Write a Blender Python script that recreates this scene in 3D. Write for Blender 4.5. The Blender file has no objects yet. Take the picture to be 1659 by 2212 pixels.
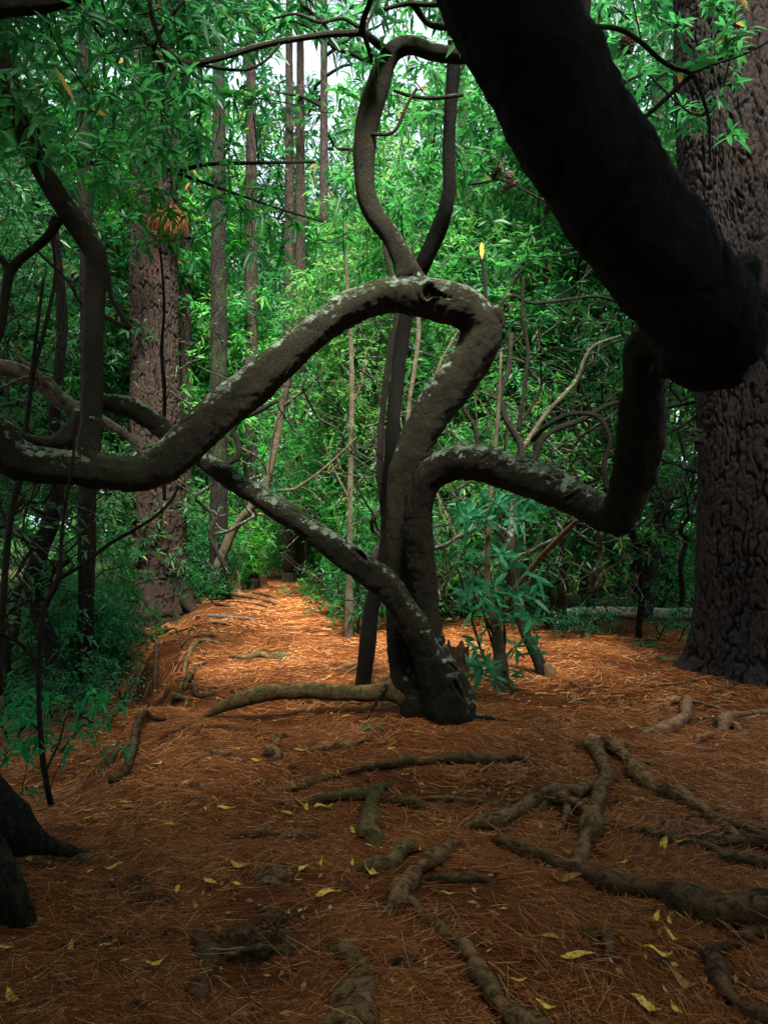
import bpy, math, random
import numpy as np
from mathutils import Vector

# ------------------------------------------------------------------ camera, light
S = bpy.context.scene
COL = S.collection
rng = np.random.default_rng(7)
random.seed(7)
FPX, CX, HY = 1476.0, 829.5, 1138.0       # focal length, centre column and horizon row of a 1659 x 2212 picture
CAMZ = 1.4
cam_d = bpy.data.cameras.new('camera')
cam = bpy.data.objects.new('camera', cam_d)
COL.objects.link(cam)
cam.location = (0, 0, CAMZ)
cam.rotation_euler = (math.radians(90), 0, 0)
cam_d.sensor_fit = 'VERTICAL'
cam_d.sensor_height = 36
cam_d.lens = FPX / 2212 * 36
cam_d.shift_y = 32 / 2212
cam_d.clip_start = 0.05
cam_d.clip_end = 1000
S.camera = cam

SUN_EL, SUN_ROT = 54, 168
w = bpy.data.worlds.new('World')
S.world = w
w.use_nodes = True
nt = w.node_tree
bg = nt.nodes['Background']
sky = nt.nodes.new('ShaderNodeTexSky')
sky.sky_type = 'NISHITA'
sky.sun_disc = False
sky.sun_elevation = math.radians(SUN_EL)
sky.sun_rotation = math.radians(SUN_ROT)
sky.air_density = 1.0
sky.dust_density = 4.0
# thin bright cloud over most of the sky
ctc = nt.nodes.new('ShaderNodeTexCoord')
cno = nt.nodes.new('ShaderNodeTexNoise')
cno.inputs['Scale'].default_value = 2.5
cno.inputs['Detail'].default_value = 5
nt.links.new(ctc.outputs['Generated'], cno.inputs['Vector'])
crm = nt.nodes.new('ShaderNodeMapRange')
crm.inputs[1].default_value = 0.3
crm.inputs[2].default_value = 0.6
crm.inputs[3].default_value = 0.35
crm.inputs[4].default_value = 0.9
nt.links.new(cno.outputs['Fac'], crm.inputs[0])
cmx = nt.nodes.new('ShaderNodeMix')
cmx.data_type = 'RGBA'
nt.links.new(crm.outputs[0], cmx.inputs[0])
nt.links.new(sky.outputs[0], cmx.inputs[6])
cmx.inputs[7].default_value = (3.6, 4.1, 4.7, 1)
nt.links.new(cmx.outputs[2], bg.inputs[0])
bg.inputs[1].default_value = 0.078
sd = bpy.data.lights.new('sun', 'SUN')
sd.energy = 4.3
sd.angle = math.radians(17)
sd.color = (1, 0.95, 0.86)
sun = bpy.data.objects.new('sun', sd)
COL.objects.link(sun)
az = math.radians(SUN_ROT)
el = math.radians(SUN_EL)
sdir = Vector((math.sin(az) * math.cos(el), math.cos(az) * math.cos(el), math.sin(el)))
sun.rotation_euler = sdir.to_track_quat('Z', 'Y').to_euler()
S.view_settings.view_transform = 'Standard'
S.view_settings.look = 'None'
S.view_settings.exposure = 2.25
S.view_settings.gamma = 1
cy = S.cycles
cy.max_bounces = 5
cy.diffuse_bounces = 3
cy.glossy_bounces = 2
cy.transmission_bounces = 3
cy.transparent_max_bounces = 4
cy.caustics_reflective = False
cy.caustics_refractive = False
cy.use_denoising = True

# ------------------------------------------------------------------ numeric helpers
def _h(ix, iy, iz, seed):
    n = (ix * 374761393 + iy * 668265263 + iz * 2147483647 + seed * 974634777) & 0xffffffff
    n = ((n ^ (n >> 13)) * 1274126177) & 0xffffffff
    n = (n ^ (n >> 16)) & 0xffffffff
    return n / 4294967295.0

def noise3(p, seed=0):
    p = np.asarray(p, float)
    i = np.floor(p).astype(np.int64)
    f = p - i
    f = f * f * (3 - 2 * f)
    r = 0
    for a in (0, 1):
        for b in (0, 1):
            for c in (0, 1):
                wgt = (f[..., 0] if a else 1 - f[..., 0]) * (f[..., 1] if b else 1 - f[..., 1]) * (f[..., 2] if c else 1 - f[..., 2])
                r = r + wgt * _h(i[..., 0] + a, i[..., 1] + b, i[..., 2] + c, seed)
    return r * 2 - 1

def fbm(p, octv=4, seed=0):
    p = np.asarray(p, float)
    r, a = 0, 1.0
    for k in range(octv):
        r = r + a * noise3(p * 2 ** k + 17.3 * k, seed + k)
        a *= 0.5
    return r

def sstep(a, b, x):
    t = np.clip((x - a) / (b - a), 0, 1)
    return t * t * (3 - 2 * t)

def gz(x, y):
    """height of the ground"""
    x = np.asarray(x, float)
    y = np.asarray(y, float)
    p = np.stack([x, y, np.zeros_like(x)], -1)
    edge = -1.30 - 0.22 * (y - 3.6) + 0.22 * noise3(p * 1.1, 3) + 0.07 * noise3(p * 4.0, 4)
    s = edge - x
    drop = sstep(0.0, 0.6, s) * sstep(3.0, 5.4, y) * 0.58 + sstep(0.6, 3.5, s) * sstep(2.6, 5, y) * 0.35
    drop = drop * (1 - 0.6 * sstep(9.5, 14, y))
    band = np.exp(-((s - 0.25) / 0.35) ** 2) * sstep(3.3, 4.6, y) * sstep(14, 10, y)
    z = -drop + band * (0.10 * noise3(p * 2.2, 8) + 0.06 * noise3(p * 6.5, 9) + 0.03 * noise3(p * 14, 10))
    z = z + 0.035 * noise3(p * 0.7, 5) + 0.022 * noise3(p * 2.3, 6) * sstep(40, 10, y)
    # swollen soil round the twisted tree, path worn a little lower far off
    z = z + 0.05 * np.exp(-((x - 0.35) ** 2 + (y - 4.9) ** 2) / 0.8)
    z = z - 0.04
    return z

def gzs(x, y):
    return float(gz(np.array([x]), np.array([y]))[0])

def at(px, py, d):
    return np.array([(px - CX) / FPX * d, d, CAMZ - (py - HY) / FPX * d])

def hit(px, py):
    """where the sight line through a picture point meets the ground"""
    d = 1.4 * FPX / max(py - HY, 20)
    for _ in range(25):
        z = gzs((px - CX) / FPX * d, d)
        d = 0.5 * d + 0.5 * (CAMZ - z) * FPX / max(py - HY, 20)
    return np.array([(px - CX) / FPX * d, d, gzs((px - CX) / FPX * d, d)])

def smooth_path(P, R, step):
    """Catmull-Rom through P with radii R, resampled about every step metres"""
    P = np.asarray(P, float)
    R = np.asarray(R, float)
    Q = np.vstack([2 * P[0] - P[1], P, 2 * P[-1] - P[-2]])
    out, rad = [], []
    for i in range(len(P) - 1):
        n = max(2, int(np.linalg.norm(P[i + 1] - P[i]) / step))
        t = np.linspace(0, 1, n, endpoint=False)[:, None]
        a, b, c, d = Q[i], Q[i + 1], Q[i + 2], Q[i + 3]
        out.append(0.5 * ((2 * b) + (-a + c) * t + (2 * a - 5 * b + 4 * c - d) * t ** 2 + (-a + 3 * b - 3 * c + d) * t ** 3))
        tt = t[:, 0] * t[:, 0] * (3 - 2 * t[:, 0])
        rad.append(R[i] * (1 - tt) + R[i + 1] * tt)
    out.append(P[-1:])
    rad.append(R[-1:])
    return np.vstack(out), np.concatenate(rad)

class MB:
    """collects shapes and links them as ONE mesh object"""
    def __init__(self):
        self.V, self.F, self.A, self.n = [], [], [], 0

    def add(self, V, F, a=0.5):
        V = np.asarray(V, float)
        F = np.asarray(F, np.int64)
        self.V.append(V)
        self.F.append(F + self.n)
        self.A.append(np.broadcast_to(np.asarray(a, float), (len(V),)))
        self.n += len(V)
        return self

    def tube(self, P, R, seg=10, step=None, rough=0.06, nf=6.0, squash=None, seed=1, cap=True, a=0.5, lumps=0.0, flute=0.0):
        P = np.asarray(P, float)
        R = np.asarray(R, float)
        if step is None:
            step = max(0.01, float(R.max()) * 0.5)
        P, R = smooth_path(P, R, step)
        n = len(P)
        T = np.gradient(P, axis=0)
        T /= np.linalg.norm(T, axis=1)[:, None] + 1e-9
        ref = np.array([0.13, 1, 0.21]) if abs(T[0][1]) < 0.8 else np.array([0, 0.2, 1.0])
        N = np.zeros_like(P)
        u = np.cross(T[0], ref)
        u /= np.linalg.norm(u)
        for i in range(n):
            u = u - T[i] * np.dot(u, T[i])
            u /= np.linalg.norm(u) + 1e-9
            N[i] = u
        B = np.cross(T, N)
        th = np.linspace(0, 2 * math.pi, seg, endpoint=False)
        ring = N[:, None, :] * np.cos(th)[None, :, None] + B[:, None, :] * np.sin(th)[None, :, None]
        V = P[:, None, :] + ring * R[:, None, None]
        k = 1 + rough * fbm(V * nf, 3, seed)
        if lumps:
            k = k + lumps * noise3(V * 1.7 / max(R.mean() * 6, 0.05), seed + 9)
        if flute:
            al = np.concatenate([[0], np.cumsum(np.linalg.norm(np.diff(P, axis=0), axis=1))])
            q = np.stack([np.cos(th)[None, :] * 1.35 + 0 * al[:, None], np.sin(th)[None, :] * 1.35 + 0 * al[:, None], 0 * th[None, :] + al[:, None] * 1.5], -1)
            k = k + flute * fbm(q, 2, seed + 77)
        V = P[:, None, :] + ring * (R[:, None] * k)[:, :, None]
        if squash:
            V[:, :, 2] = P[:, None, 2] + (V[:, :, 2] - P[:, None, 2]) * squash
        V = V.reshape(-1, 3)
        i = np.arange(n - 1)[:, None] * seg
        j = np.arange(seg)[None, :]
        j2 = (j + 1) % seg
        F = np.stack([i + j, i + j2, i + seg + j2, i + seg + j], -1).reshape(-1, 4)
        if cap:
            V = np.vstack([V, P[0] - T[0] * R[0] * 0.4, P[-1] + T[-1] * R[-1] * 0.4])
            jj = np.arange(seg)
            jn = (jj + 1) % seg
            e = (n - 1) * seg
            c0 = np.stack([jj, np.full(seg, n * seg), np.full(seg, n * seg), jn], -1)[:, [1, 3, 0]]
            c1 = np.stack([np.full(seg, n * seg + 1), e + jj, e + jn], -1)
            self.add(V, F, a)
            self.F.append(c0 + self.n - len(V))
            self.F.append(c1 + self.n - len(V))
        else:
            self.add(V, F, a)
        return self

    def mesh(self, name, smooth=True):
        V = np.vstack(self.V)
        A = np.concatenate(self.A)
        q = [f for f in self.F if f.shape[1] == 4]
        t = [f for f in self.F if f.shape[1] == 3]
        loops, starts, tot = [], [], 0
        for grp, k in ((q, 4), (t, 3)):
            if grp:
                g = np.vstack(grp)
                loops.append(g.ravel())
                starts.append(tot + np.arange(len(g)) * k)
                tot += g.size
        loops = np.concatenate(loops)
        starts = np.concatenate(starts)
        me = bpy.data.meshes.new(name)
        me.vertices.add(len(V))
        me.vertices.foreach_set('co', V.astype(np.float32).ravel())
        me.loops.add(len(loops))
        me.loops.foreach_set('vertex_index', loops.astype(np.int32))
        me.polygons.add(len(starts))
        me.polygons.foreach_set('loop_start', starts.astype(np.int32))
        me.polygons.foreach_set('use_smooth', np.full(len(starts), smooth))
        at_ = me.attributes.new('v', 'FLOAT', 'POINT')
        at_.data.foreach_set('value', A.astype(np.float32))
        me.update(calc_edges=True)
        me.validate()
        return me

    def build(self, name, mat, parent=None, origin=None, smooth=True):
        if origin is not None:
            self.V = [v - np.asarray(origin) for v in self.V]
        me = self.mesh(name, smooth)
        me.materials.append(mat)
        o = bpy.data.objects.new(name, me)
        COL.objects.link(o)
        if parent is not None:
            o.parent = parent
        if origin is not None:
            o.location = origin
        return o

def tag(o, label=None, cat=None, group=None, kind=None):
    if label:
        o['label'] = label
    if cat:
        o['category'] = cat
    if group:
        o['group'] = group
    if kind:
        o['kind'] = kind
    return o

def thing(name, loc, label, cat, group=None):
    o = bpy.data.objects.new(name, None)
    COL.objects.link(o)
    o.location = tuple(float(v) for v in loc)
    o.empty_display_size = 0.1
    return tag(o, label, cat, group)

def part(mb, name, mat, root, smooth=True):
    """a part built in world coordinates, parented to an unrotated root"""
    o = mb.build(name, mat, None, None, smooth)
    o.parent = root
    o.location = (-root.location[0], -root.location[1], -root.location[2])
    return o

def dup(root, loc, rz, sc, label=None, group=None):
    r = root.copy()
    COL.objects.link(r)
    r.location = tuple(float(v) for v in loc)
    r.rotation_euler = (0, 0, rz)
    r.scale = (sc, sc, sc)
    if label:
        r['label'] = label
    if group:
        r['group'] = group
    for ch in list(root.children):
        c = ch.copy()
        COL.objects.link(c)
        c.parent = r
    return r

# ------------------------------------------------------------------ materials
class Nodes:
    def __init__(self, name):
        self.m = bpy.data.materials.new(name)
        self.m.use_nodes = True
        self.t = self.m.node_tree
        self.b = self.t.nodes['Principled BSDF']
        self.out = self.t.nodes['Material Output']

    def n(self, typ, **kw):
        x = self.t.nodes.new(typ)
        for k, v in kw.items():
            if k in ('ins',):
                for a, b in v.items():
                    if hasattr(b, 'is_output'):
                        self.t.links.new(b, x.inputs[a])
                    else:
                        x.inputs[a].default_value = b
            else:
                setattr(x, k, v)
        return x

    def l(self, a, b):
        self.t.links.new(a, b)

    def pos(self, scale=(1, 1, 1)):
        tc = self.n('ShaderNodeTexCoord')
        mp = self.n('ShaderNodeMapping')
        self.l(tc.outputs['Object'], mp.inputs[0])
        mp.inputs['Scale'].default_value = scale
        return mp.outputs[0]

    def noise(self, vec, scale, detail=4, rough=0.6, dist=0.0):
        x = self.n('ShaderNodeTexNoise')
        self.l(vec, x.inputs['Vector'])
        x.inputs['Scale'].default_value = scale
        x.inputs['Detail'].default_value = detail
        x.inputs['Roughness'].default_value = rough
        x.inputs['Distortion'].default_value = dist
        return x.outputs['Fac']

    def voro(self, vec, scale, feature='F1', out='Distance', rnd=1.0):
        x = self.n('ShaderNodeTexVoronoi', feature=feature)
        self.l(vec, x.inputs['Vector'])
        x.inputs['Scale'].default_value = scale
        x.inputs['Randomness'].default_value = rnd
        return x.outputs[out]

    def ramp(self, fac, stops):
        x = self.n('ShaderNodeValToRGB')
        e = x.color_ramp.elements
        while len(e) < len(stops):
            e.new(0.5)
        for i, (p, c) in enumerate(stops):
            e[i].position = p
            e[i].color = (c, c, c, 1) if isinstance(c, (int, float)) else (*c, 1)
        self.l(fac, x.inputs[0])
        return x.outputs[0]

    def mix(self, f, a, b, mode='MIX'):
        x = self.n('ShaderNodeMix', data_type='RGBA', blend_type=mode)
        for s, v in ((0, f), (6, a), (7, b)):
            if hasattr(v, 'is_output'):
                self.l(v, x.inputs[s])
            elif isinstance(v, (int, float)):
                x.inputs[s].default_value = v
            else:
                x.inputs[s].default_value = (*v, 1)
        return x.outputs[2]

    def math(self, op, a, b=0.0):
        x = self.n('ShaderNodeMath', operation=op)
        for s, v in ((0, a), (1, b)):
            if hasattr(v, 'is_output'):
                self.l(v, x.inputs[s])
            else:
                x.inputs[s].default_value = v
        return x.outputs[0]

    def bump(self, h, dist=0.01, strength=1.0, prev=None):
        x = self.n('ShaderNodeBump')
        x.inputs['Strength'].default_value = strength
        x.inputs['Distance'].default_value = dist
        self.l(h, x.inputs['Height'])
        if prev is not None:
            self.l(prev, x.inputs['Normal'])
        return x.outputs[0]

    def attr(self, name='v'):
        return self.n('ShaderNodeAttribute', attribute_name=name).outputs['Fac']

    def upward(self):
        g = self.n('ShaderNodeNewGeometry')
        s = self.n('ShaderNodeSeparateXYZ')
        self.l(g.outputs['Normal'], s.inputs[0])
        return s.outputs[2]

    def done(self, col, rough=0.85, spec=0.25, normal=None):
        if hasattr(col, 'is_output'):
            self.l(col, self.b.inputs['Base Color'])
        else:
            self.b.inputs['Base Color'].default_value = (*col, 1)
        if hasattr(rough, 'is_output'):
            self.l(rough, self.b.inputs['Roughness'])
        else:
            self.b.inputs['Roughness'].default_value = rough
        self.b.inputs['Specular IOR Level'].default_value = spec
        if normal is not None:
            self.l(normal, self.b.inputs['Normal'])
        return self.m

def mat_smooth_bark(name, base, green, lichen=1.0, lcol=(0.34, 0.38, 0.31), sc=1.0):
    k = Nodes(name)
    p = k.pos()
    n1 = k.noise(p, 7 * sc, 6, 0.65)
    n2 = k.noise(p, 2.1 * sc, 4, 0.6)
    col = k.mix(k.ramp(n1, [(0.3, 0), (0.7, 1)]), [c * 0.42 for c in base], [c * 1.25 for c in base])
    up = k.upward()
    mossf = k.math('MULTIPLY', k.ramp(up, [(0.35, 0), (0.85, 1)]), k.ramp(n2, [(0.35, 0.15), (0.6, 0.9)]))
    col = k.mix(mossf, col, green)
    # fine speckle
    sp = k.noise(p, 90 * sc, 2, 0.5)
    col = k.mix(k.ramp(sp, [(0.55, 0), (0.7, 0.5)]), col, [c * 0.45 for c in base])
    # lichen discs of several sizes
    wob = k.n('ShaderNodeTexNoise')
    k.l(p, wob.inputs['Vector'])
    wob.inputs['Scale'].default_value = 26 * sc
    wv = k.n('ShaderNodeVectorMath', operation='MULTIPLY_ADD')
    k.l(wob.outputs['Color'], wv.inputs[0])
    wv.inputs[1].default_value = (0.05, 0.05, 0.05)
    k.l(p, wv.inputs[2])
    v = k.voro(wv.outputs[0], 17 * sc)
    v2 = k.voro(wv.outputs[0], 52 * sc)
    big = k.noise(p, 2.7 * sc, 3, 0.5)
    thr = k.math('MULTIPLY', k.ramp(big, [(0.35, 0.15), (0.52, 1)]), k.ramp(up, [(0.05, 0.16), (0.6, 1)]))
    def soft(vv, lim, hard):
        x = k.math('MULTIPLY', k.math('SUBTRACT', k.math('MULTIPLY', thr, lim * lichen), vv), hard)
        x.node.use_clamp = True
        return x
    a = soft(v, 0.58, 5.0)
    b = soft(v2, 0.44, 5.0)
    lf = k.math('MULTIPLY', k.math('MAXIMUM', a, b), k.ramp(k.noise(p, 60, 3, 0.7), [(0.3, 0.45), (0.6, 1)]))
    col = k.mix(lf, col, k.mix(k.ramp(k.noise(p, 11, 3, 0.6), [(0.42, 0), (0.6, 1)]), [c * 0.42 for c in lcol], lcol))
    # cross wrinkles and lumps
    h = k.math('ADD', k.noise(p, 34 * sc, 5, 0.65), k.math('MULTIPLY', n1, 1.6))
    h = k.math('ADD', h, k.math('MULTIPLY', lf, 0.25))
    wr = k.n('ShaderNodeTexNoise')
    mpw = k.n('ShaderNodeMapping')
    k.l(p, mpw.inputs[0])
    mpw.inputs['Scale'].default_value = (14, 14, 70)
    k.l(mpw.outputs[0], wr.inputs['Vector'])
    wr.inputs['Detail'].default_value = 4
    h = k.math('ADD', h, k.math('MULTIPLY', wr.outputs['Fac'], 0.9))
    return k.done(col, 0.74, 0.13, k.bump(h, 0.028, 1.0))

def mat_rough_bark(name, plate, fissure, tint, moss=0.0, mesh_cracks=False):
    k = Nodes(name)
    p = k.pos((1, 1, 0.4))
    n1 = k.noise(p, 30, 5, 0.7)
    n2 = k.noise(p, 5, 3, 0.6)
    col = k.mix(k.ramp(n1, [(0.3, 0), (0.72, 1)]), [c * 0.5 for c in plate], plate)
    col = k.mix(k.ramp(n2, [(0.5, 0), (0.75, 0.6)]), col, tint)
    if mesh_cracks:
        f = k.ramp(k.attr('v'), [(0.1, 1), (0.62, 0)])
        h = n1
    else:
        pv = k.pos((1, 1, 0.22))
        e = k.math('ABSOLUTE', k.math('SUBTRACT', k.noise(pv, 16, 3, 0.55, 0.4), 0.5))
        e2 = k.math('ABSOLUTE', k.math('SUBTRACT', k.noise(k.pos((1, 1, 0.6)), 30, 3, 0.55), 0.5))
        f = k.math('MAXIMUM', k.ramp(e, [(0.0, 1), (0.055, 0)]), k.ramp(e2, [(0.0, 0.8), (0.03, 0)]))
        h = k.math('ADD', k.math('SUBTRACT', 1.0, f), k.math('MULTIPLY', n1, 0.7))
    col = k.mix(f, col, fissure)
    if moss:
        mf = k.math('MULTIPLY', k.ramp(k.noise(p, 4, 4, 0.6), [(0.5, 0), (0.68, 1)]), moss)
        col = k.mix(mf, col, (0.035, 0.06, 0.012))
    return k.done(col, 0.9, 0.2, k.bump(h, 0.02, 1.0))

def mat_root(name, base, dark, moss=0.6):
    k = Nodes(name)
    p = k.pos()
    n1 = k.noise(p, 24, 6, 0.7, 0.6)
    n2 = k.noise(p, 5, 3, 0.6)
    n3 = k.noise(p, 90, 3, 0.6)
    col = k.mix(k.ramp(n1, [(0.35, 0), (0.62, 1)]), dark, base)
    col = k.mix(k.ramp(n3, [(0.35, 0.35), (0.6, 0)]), col, [c * 0.4 for c in dark])
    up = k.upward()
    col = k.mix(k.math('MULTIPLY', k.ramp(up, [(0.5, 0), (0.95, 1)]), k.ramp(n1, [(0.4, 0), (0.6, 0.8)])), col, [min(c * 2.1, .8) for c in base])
    mf = k.math('MULTIPLY', k.ramp(n2, [(0.5, 0), (0.64, 1)]), k.math('MULTIPLY', k.ramp(up, [(0.2, 0), (0.7, 1)]), moss))
    mf = k.math('MULTIPLY', mf, k.ramp(n1, [(0.35, 0.3), (0.6, 1)]))
    col = k.mix(mf, col, (0.045, 0.085, 0.012))
    h = k.math('ADD', n1, k.math('MULTIPLY', n3, 0.35))
    return k.done(col, 0.88, 0.1, k.bump(h, 0.025, 1.0))

def mat_leaf(name, c0, c1, c2, trans, tmix=0.4, rough=0.42, yellow=True):
    k = Nodes(name)
    v = k.attr('v')
    col = k.ramp(v, [(0.0, c0), (0.5, c1), (0.93, c2)] + ([(0.975, (0.32, 0.2, 0.02))] if yellow else []))
    tcol = k.mix(v, [c * 0.75 for c in trans], trans)
    if yellow:
        tcol = k.mix(k.math('GREATER_THAN', v, 0.965), tcol, (0.5, 0.3, 0.03))
    oi_ = k.n('ShaderNodeObjectInfo')
    hs = []
    for c_ in (col, tcol):
        q_ = k.n('ShaderNodeHueSaturation')
        k.l(c_, q_.inputs['Color'])
        k.l(k.math('ADD', 0.485, k.math('MULTIPLY', oi_.outputs['Random'], 0.03)), q_.inputs['Hue'])
        r2 = k.math('FRACT', k.math('MULTIPLY', oi_.outputs['Random'], 7.31))
        k.l(k.math('ADD', 0.7, k.math('MULTIPLY', r2, 0.6)), q_.inputs['Value'])
        r3 = k.math('FRACT', k.math('MULTIPLY', oi_.outputs['Random'], 13.7))
        k.l(k.math('ADD', 0.82, k.math('MULTIPLY', r3, 0.18)), q_.inputs['Saturation'])
        hs.append(q_.outputs[0])
    col, tcol = hs
    k.done(col, rough, 0.28)
    tr = k.n('ShaderNodeBsdfTranslucent')
    k.l(tcol, tr.inputs[0])
    ms = k.n('ShaderNodeMixShader')
    ms.inputs[0].default_value = tmix
    k.l(k.b.outputs[0], ms.inputs[1])
    k.l(tr.outputs[0], ms.inputs[2])
    k.l(ms.outputs[0], k.out.inputs[0])
    return k.m

M = {}
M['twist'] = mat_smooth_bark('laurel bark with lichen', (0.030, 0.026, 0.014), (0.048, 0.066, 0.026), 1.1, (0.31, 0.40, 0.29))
M['limb'] = mat_smooth_bark('shaded limb bark', (0.012, 0.010, 0.007), (0.018, 0.024, 0.010), 0.4, (0.06, 0.075, 0.05))  # darker copy of the twist bark, the limb's shade put into the colour
M['stem_dark'] = mat_smooth_bark('dark stem bark', (0.022, 0.017, 0.012), (0.018, 0.023, 0.011), 0.5, (0.2, 0.23, 0.18))
M['stem_black'] = mat_smooth_bark('black stem bark with lichen', (0.010, 0.009, 0.006), (0.014, 0.019, 0.009), 1.15, (0.17, 0.21, 0.16))
M['stem_pale'] = mat_smooth_bark('pale sapling bark', (0.15, 0.125, 0.075), (0.12, 0.125, 0.07), 0.7, (0.45, 0.47, 0.4))
M['stem_mottle'] = mat_smooth_bark('mottled grey stem bark', (0.040, 0.033, 0.023), (0.034, 0.040, 0.022), 1.1, (0.26, 0.3, 0.25))
M['pine'] = mat_rough_bark('pine bark in plates', (0.036, 0.024, 0.018), (0.005, 0.003, 0.003), (0.052, 0.025, 0.015), 0, True)
M['pine_grey'] = mat_rough_bark('grey pine bark in plates', (0.050, 0.040, 0.037), (0.007, 0.005, 0.004), (0.066, 0.038, 0.026), 0, True)
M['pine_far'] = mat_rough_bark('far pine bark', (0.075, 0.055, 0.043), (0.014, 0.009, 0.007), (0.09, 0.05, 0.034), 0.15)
M['dark_trunk'] = mat_rough_bark('dark trunk bark', (0.022, 0.018, 0.014), (0.006, 0.005, 0.004), (0.03, 0.024, 0.016), 0.5)
M['root'] = mat_root('exposed root', (0.19, 0.108, 0.05), (0.055, 0.03, 0.014), 0.3)
M['root_dark'] = mat_root('dark exposed root', (0.105, 0.062, 0.031), (0.034, 0.02, 0.010), 0.25)  # dark root; shadow on the lower-right roots is also put into this colour
M['root_moss'] = mat_root('mossy root', (0.17, 0.118, 0.05), (0.055, 0.038, 0.017), 0.8)
M['root_tan'] = mat_root('tan root', (0.24, 0.135, 0.07), (0.11, 0.055, 0.028), 0.1)
M['stone'] = mat_root('pale stone', (0.4, 0.34, 0.29), (0.25, 0.2, 0.16), 0.0)
M['wood_grey'] = mat_root('weathered grey wood', (0.15, 0.13, 0.1), (0.06, 0.05, 0.037), 0.2)
M['wood_old'] = mat_root('old stump wood', (0.11, 0.075, 0.04), (0.04, 0.026, 0.014), 0.4)
M['wood_white'] = mat_root('bleached wood', (0.62, 0.6, 0.52), (0.4, 0.37, 0.3), 0.0)
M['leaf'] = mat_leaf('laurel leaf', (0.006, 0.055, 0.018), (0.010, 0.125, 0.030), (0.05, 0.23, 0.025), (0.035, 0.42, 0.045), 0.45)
M['leaf_lit'] = mat_leaf('lit green leaf', (0.008, 0.09, 0.025), (0.018, 0.19, 0.035), (0.12, 0.34, 0.03), (0.12, 0.62, 0.05), 0.5)  # lighter copy of the laurel leaf, sunlight put into its greens
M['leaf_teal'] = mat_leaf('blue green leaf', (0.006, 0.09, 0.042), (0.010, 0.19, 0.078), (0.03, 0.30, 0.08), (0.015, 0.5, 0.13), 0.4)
M['leaf_dark'] = mat_leaf('shaded leaf', (0.004, 0.04, 0.014), (0.006, 0.085, 0.02), (0.02, 0.14, 0.022), (0.01, 0.28, 0.035), 0.38)  # darker copy of the laurel leaf, shade put into its greens
M['needle_green'] = mat_leaf('pine needle green', (0.012, 0.05, 0.026), (0.02, 0.085, 0.04), (0.035, 0.11, 0.04), (0.03, 0.2, 0.06), 0.25, 0.5, False)
kk = Nodes('dead pine needle')
M['needle'] = kk.done(kk.ramp(kk.attr('v'), [(0.0, (0.04, 0.010, 0.003)), (0.35, (0.16, 0.045, 0.012)), (0.75, (0.38, 0.128, 0.036)), (0.95, (0.58, 0.29, 0.12)), (1.0, (0.7, 0.42, 0.16))]), 0.6, 0.12)
kk = Nodes('fallen yellow leaf')
yp = kk.pos()
oi = kk.n('ShaderNodeObjectInfo')
ycol = kk.ramp(oi.outputs['Random'], [(0.0, (0.9, 0.68, 0.1)), (0.55, (0.78, 0.5, 0.07)), (0.85, (0.55, 0.3, 0.06)), (1.0, (0.34, 0.17, 0.05))])
ycol = kk.mix(kk.ramp(kk.noise(yp, 70, 3, 0.6), [(0.5, 0), (0.62, 0.8)]), ycol, (0.16, 0.07, 0.02))
M['yellow'] = kk.done(ycol, 0.5, 0.35)
kk = Nodes('pine cone scales')
M['cone'] = kk.done(kk.ramp(kk.attr('v'), [(0, (0.05, 0.035, 0.025)), (1, (0.2, 0.15, 0.11))]), 0.8, 0.2)
kk = Nodes('hollow wood')
M['hollow'] = kk.done(kk.ramp(kk.noise(kk.pos(), 30, 4, 0.6), [(0.3, (0.02, 0.012, 0.007)), (0.7, (0.06, 0.035, 0.018))]), 0.9, 0.1)

kk = Nodes('pine needle soil')
p = kk.pos()
tc = kk.n('ShaderNodeTexCoord')
streak = []
for ang, sc in ((0.3, 1.0), (1.5, 1.0), (2.5, 1.1)):
    mp = kk.n('ShaderNodeMapping')
    kk.l(tc.outputs['Object'], mp.inputs[0])
    mp.inputs['Rotation'].default_value = (0, 0, ang)
    mp.inputs['Scale'].default_value = (9 * sc, 110 * sc, 30)
    streak.append(kk.noise(mp.outputs[0], 1.0, 3, 0.6, 0.4))
st = kk.math('MAXIMUM', streak[0], kk.math('MAXIMUM', streak[1], streak[2]))
soil = kk.mix(kk.ramp(kk.noise(p, 1.6, 5, 0.65), [(0.35, 0), (0.62, 1)]), (0.085, 0.032, 0.012), (0.19, 0.068, 0.024))
soil = kk.mix(kk.ramp(st, [(0.5, 0), (0.7, 0.9)]), kk.mix(0.55, soil, (0.04, 0.013, 0.004)), kk.mix(0.35, soil, (0.46, 0.15, 0.045)))
soil = kk.mix(kk.ramp(kk.noise(p, 3.3, 6, 0.7, 0.5), [(0.56, 0), (0.70, 0.8)]), soil, (0.06, 0.028, 0.011))
# away from the trodden ground the soil is dark leaf mould
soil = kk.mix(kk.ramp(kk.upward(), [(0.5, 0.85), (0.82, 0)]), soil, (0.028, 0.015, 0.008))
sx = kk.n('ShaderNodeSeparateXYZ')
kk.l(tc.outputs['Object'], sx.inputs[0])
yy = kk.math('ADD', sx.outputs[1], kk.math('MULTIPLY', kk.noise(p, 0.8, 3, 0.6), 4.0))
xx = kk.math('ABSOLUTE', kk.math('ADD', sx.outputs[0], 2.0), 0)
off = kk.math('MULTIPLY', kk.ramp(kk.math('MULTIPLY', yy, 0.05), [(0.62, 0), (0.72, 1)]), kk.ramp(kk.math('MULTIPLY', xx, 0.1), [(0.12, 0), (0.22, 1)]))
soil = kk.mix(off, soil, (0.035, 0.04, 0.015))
h = kk.math('ADD', kk.math('MULTIPLY', st, 0.6), kk.noise(p, 30, 5, 0.7))
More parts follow.
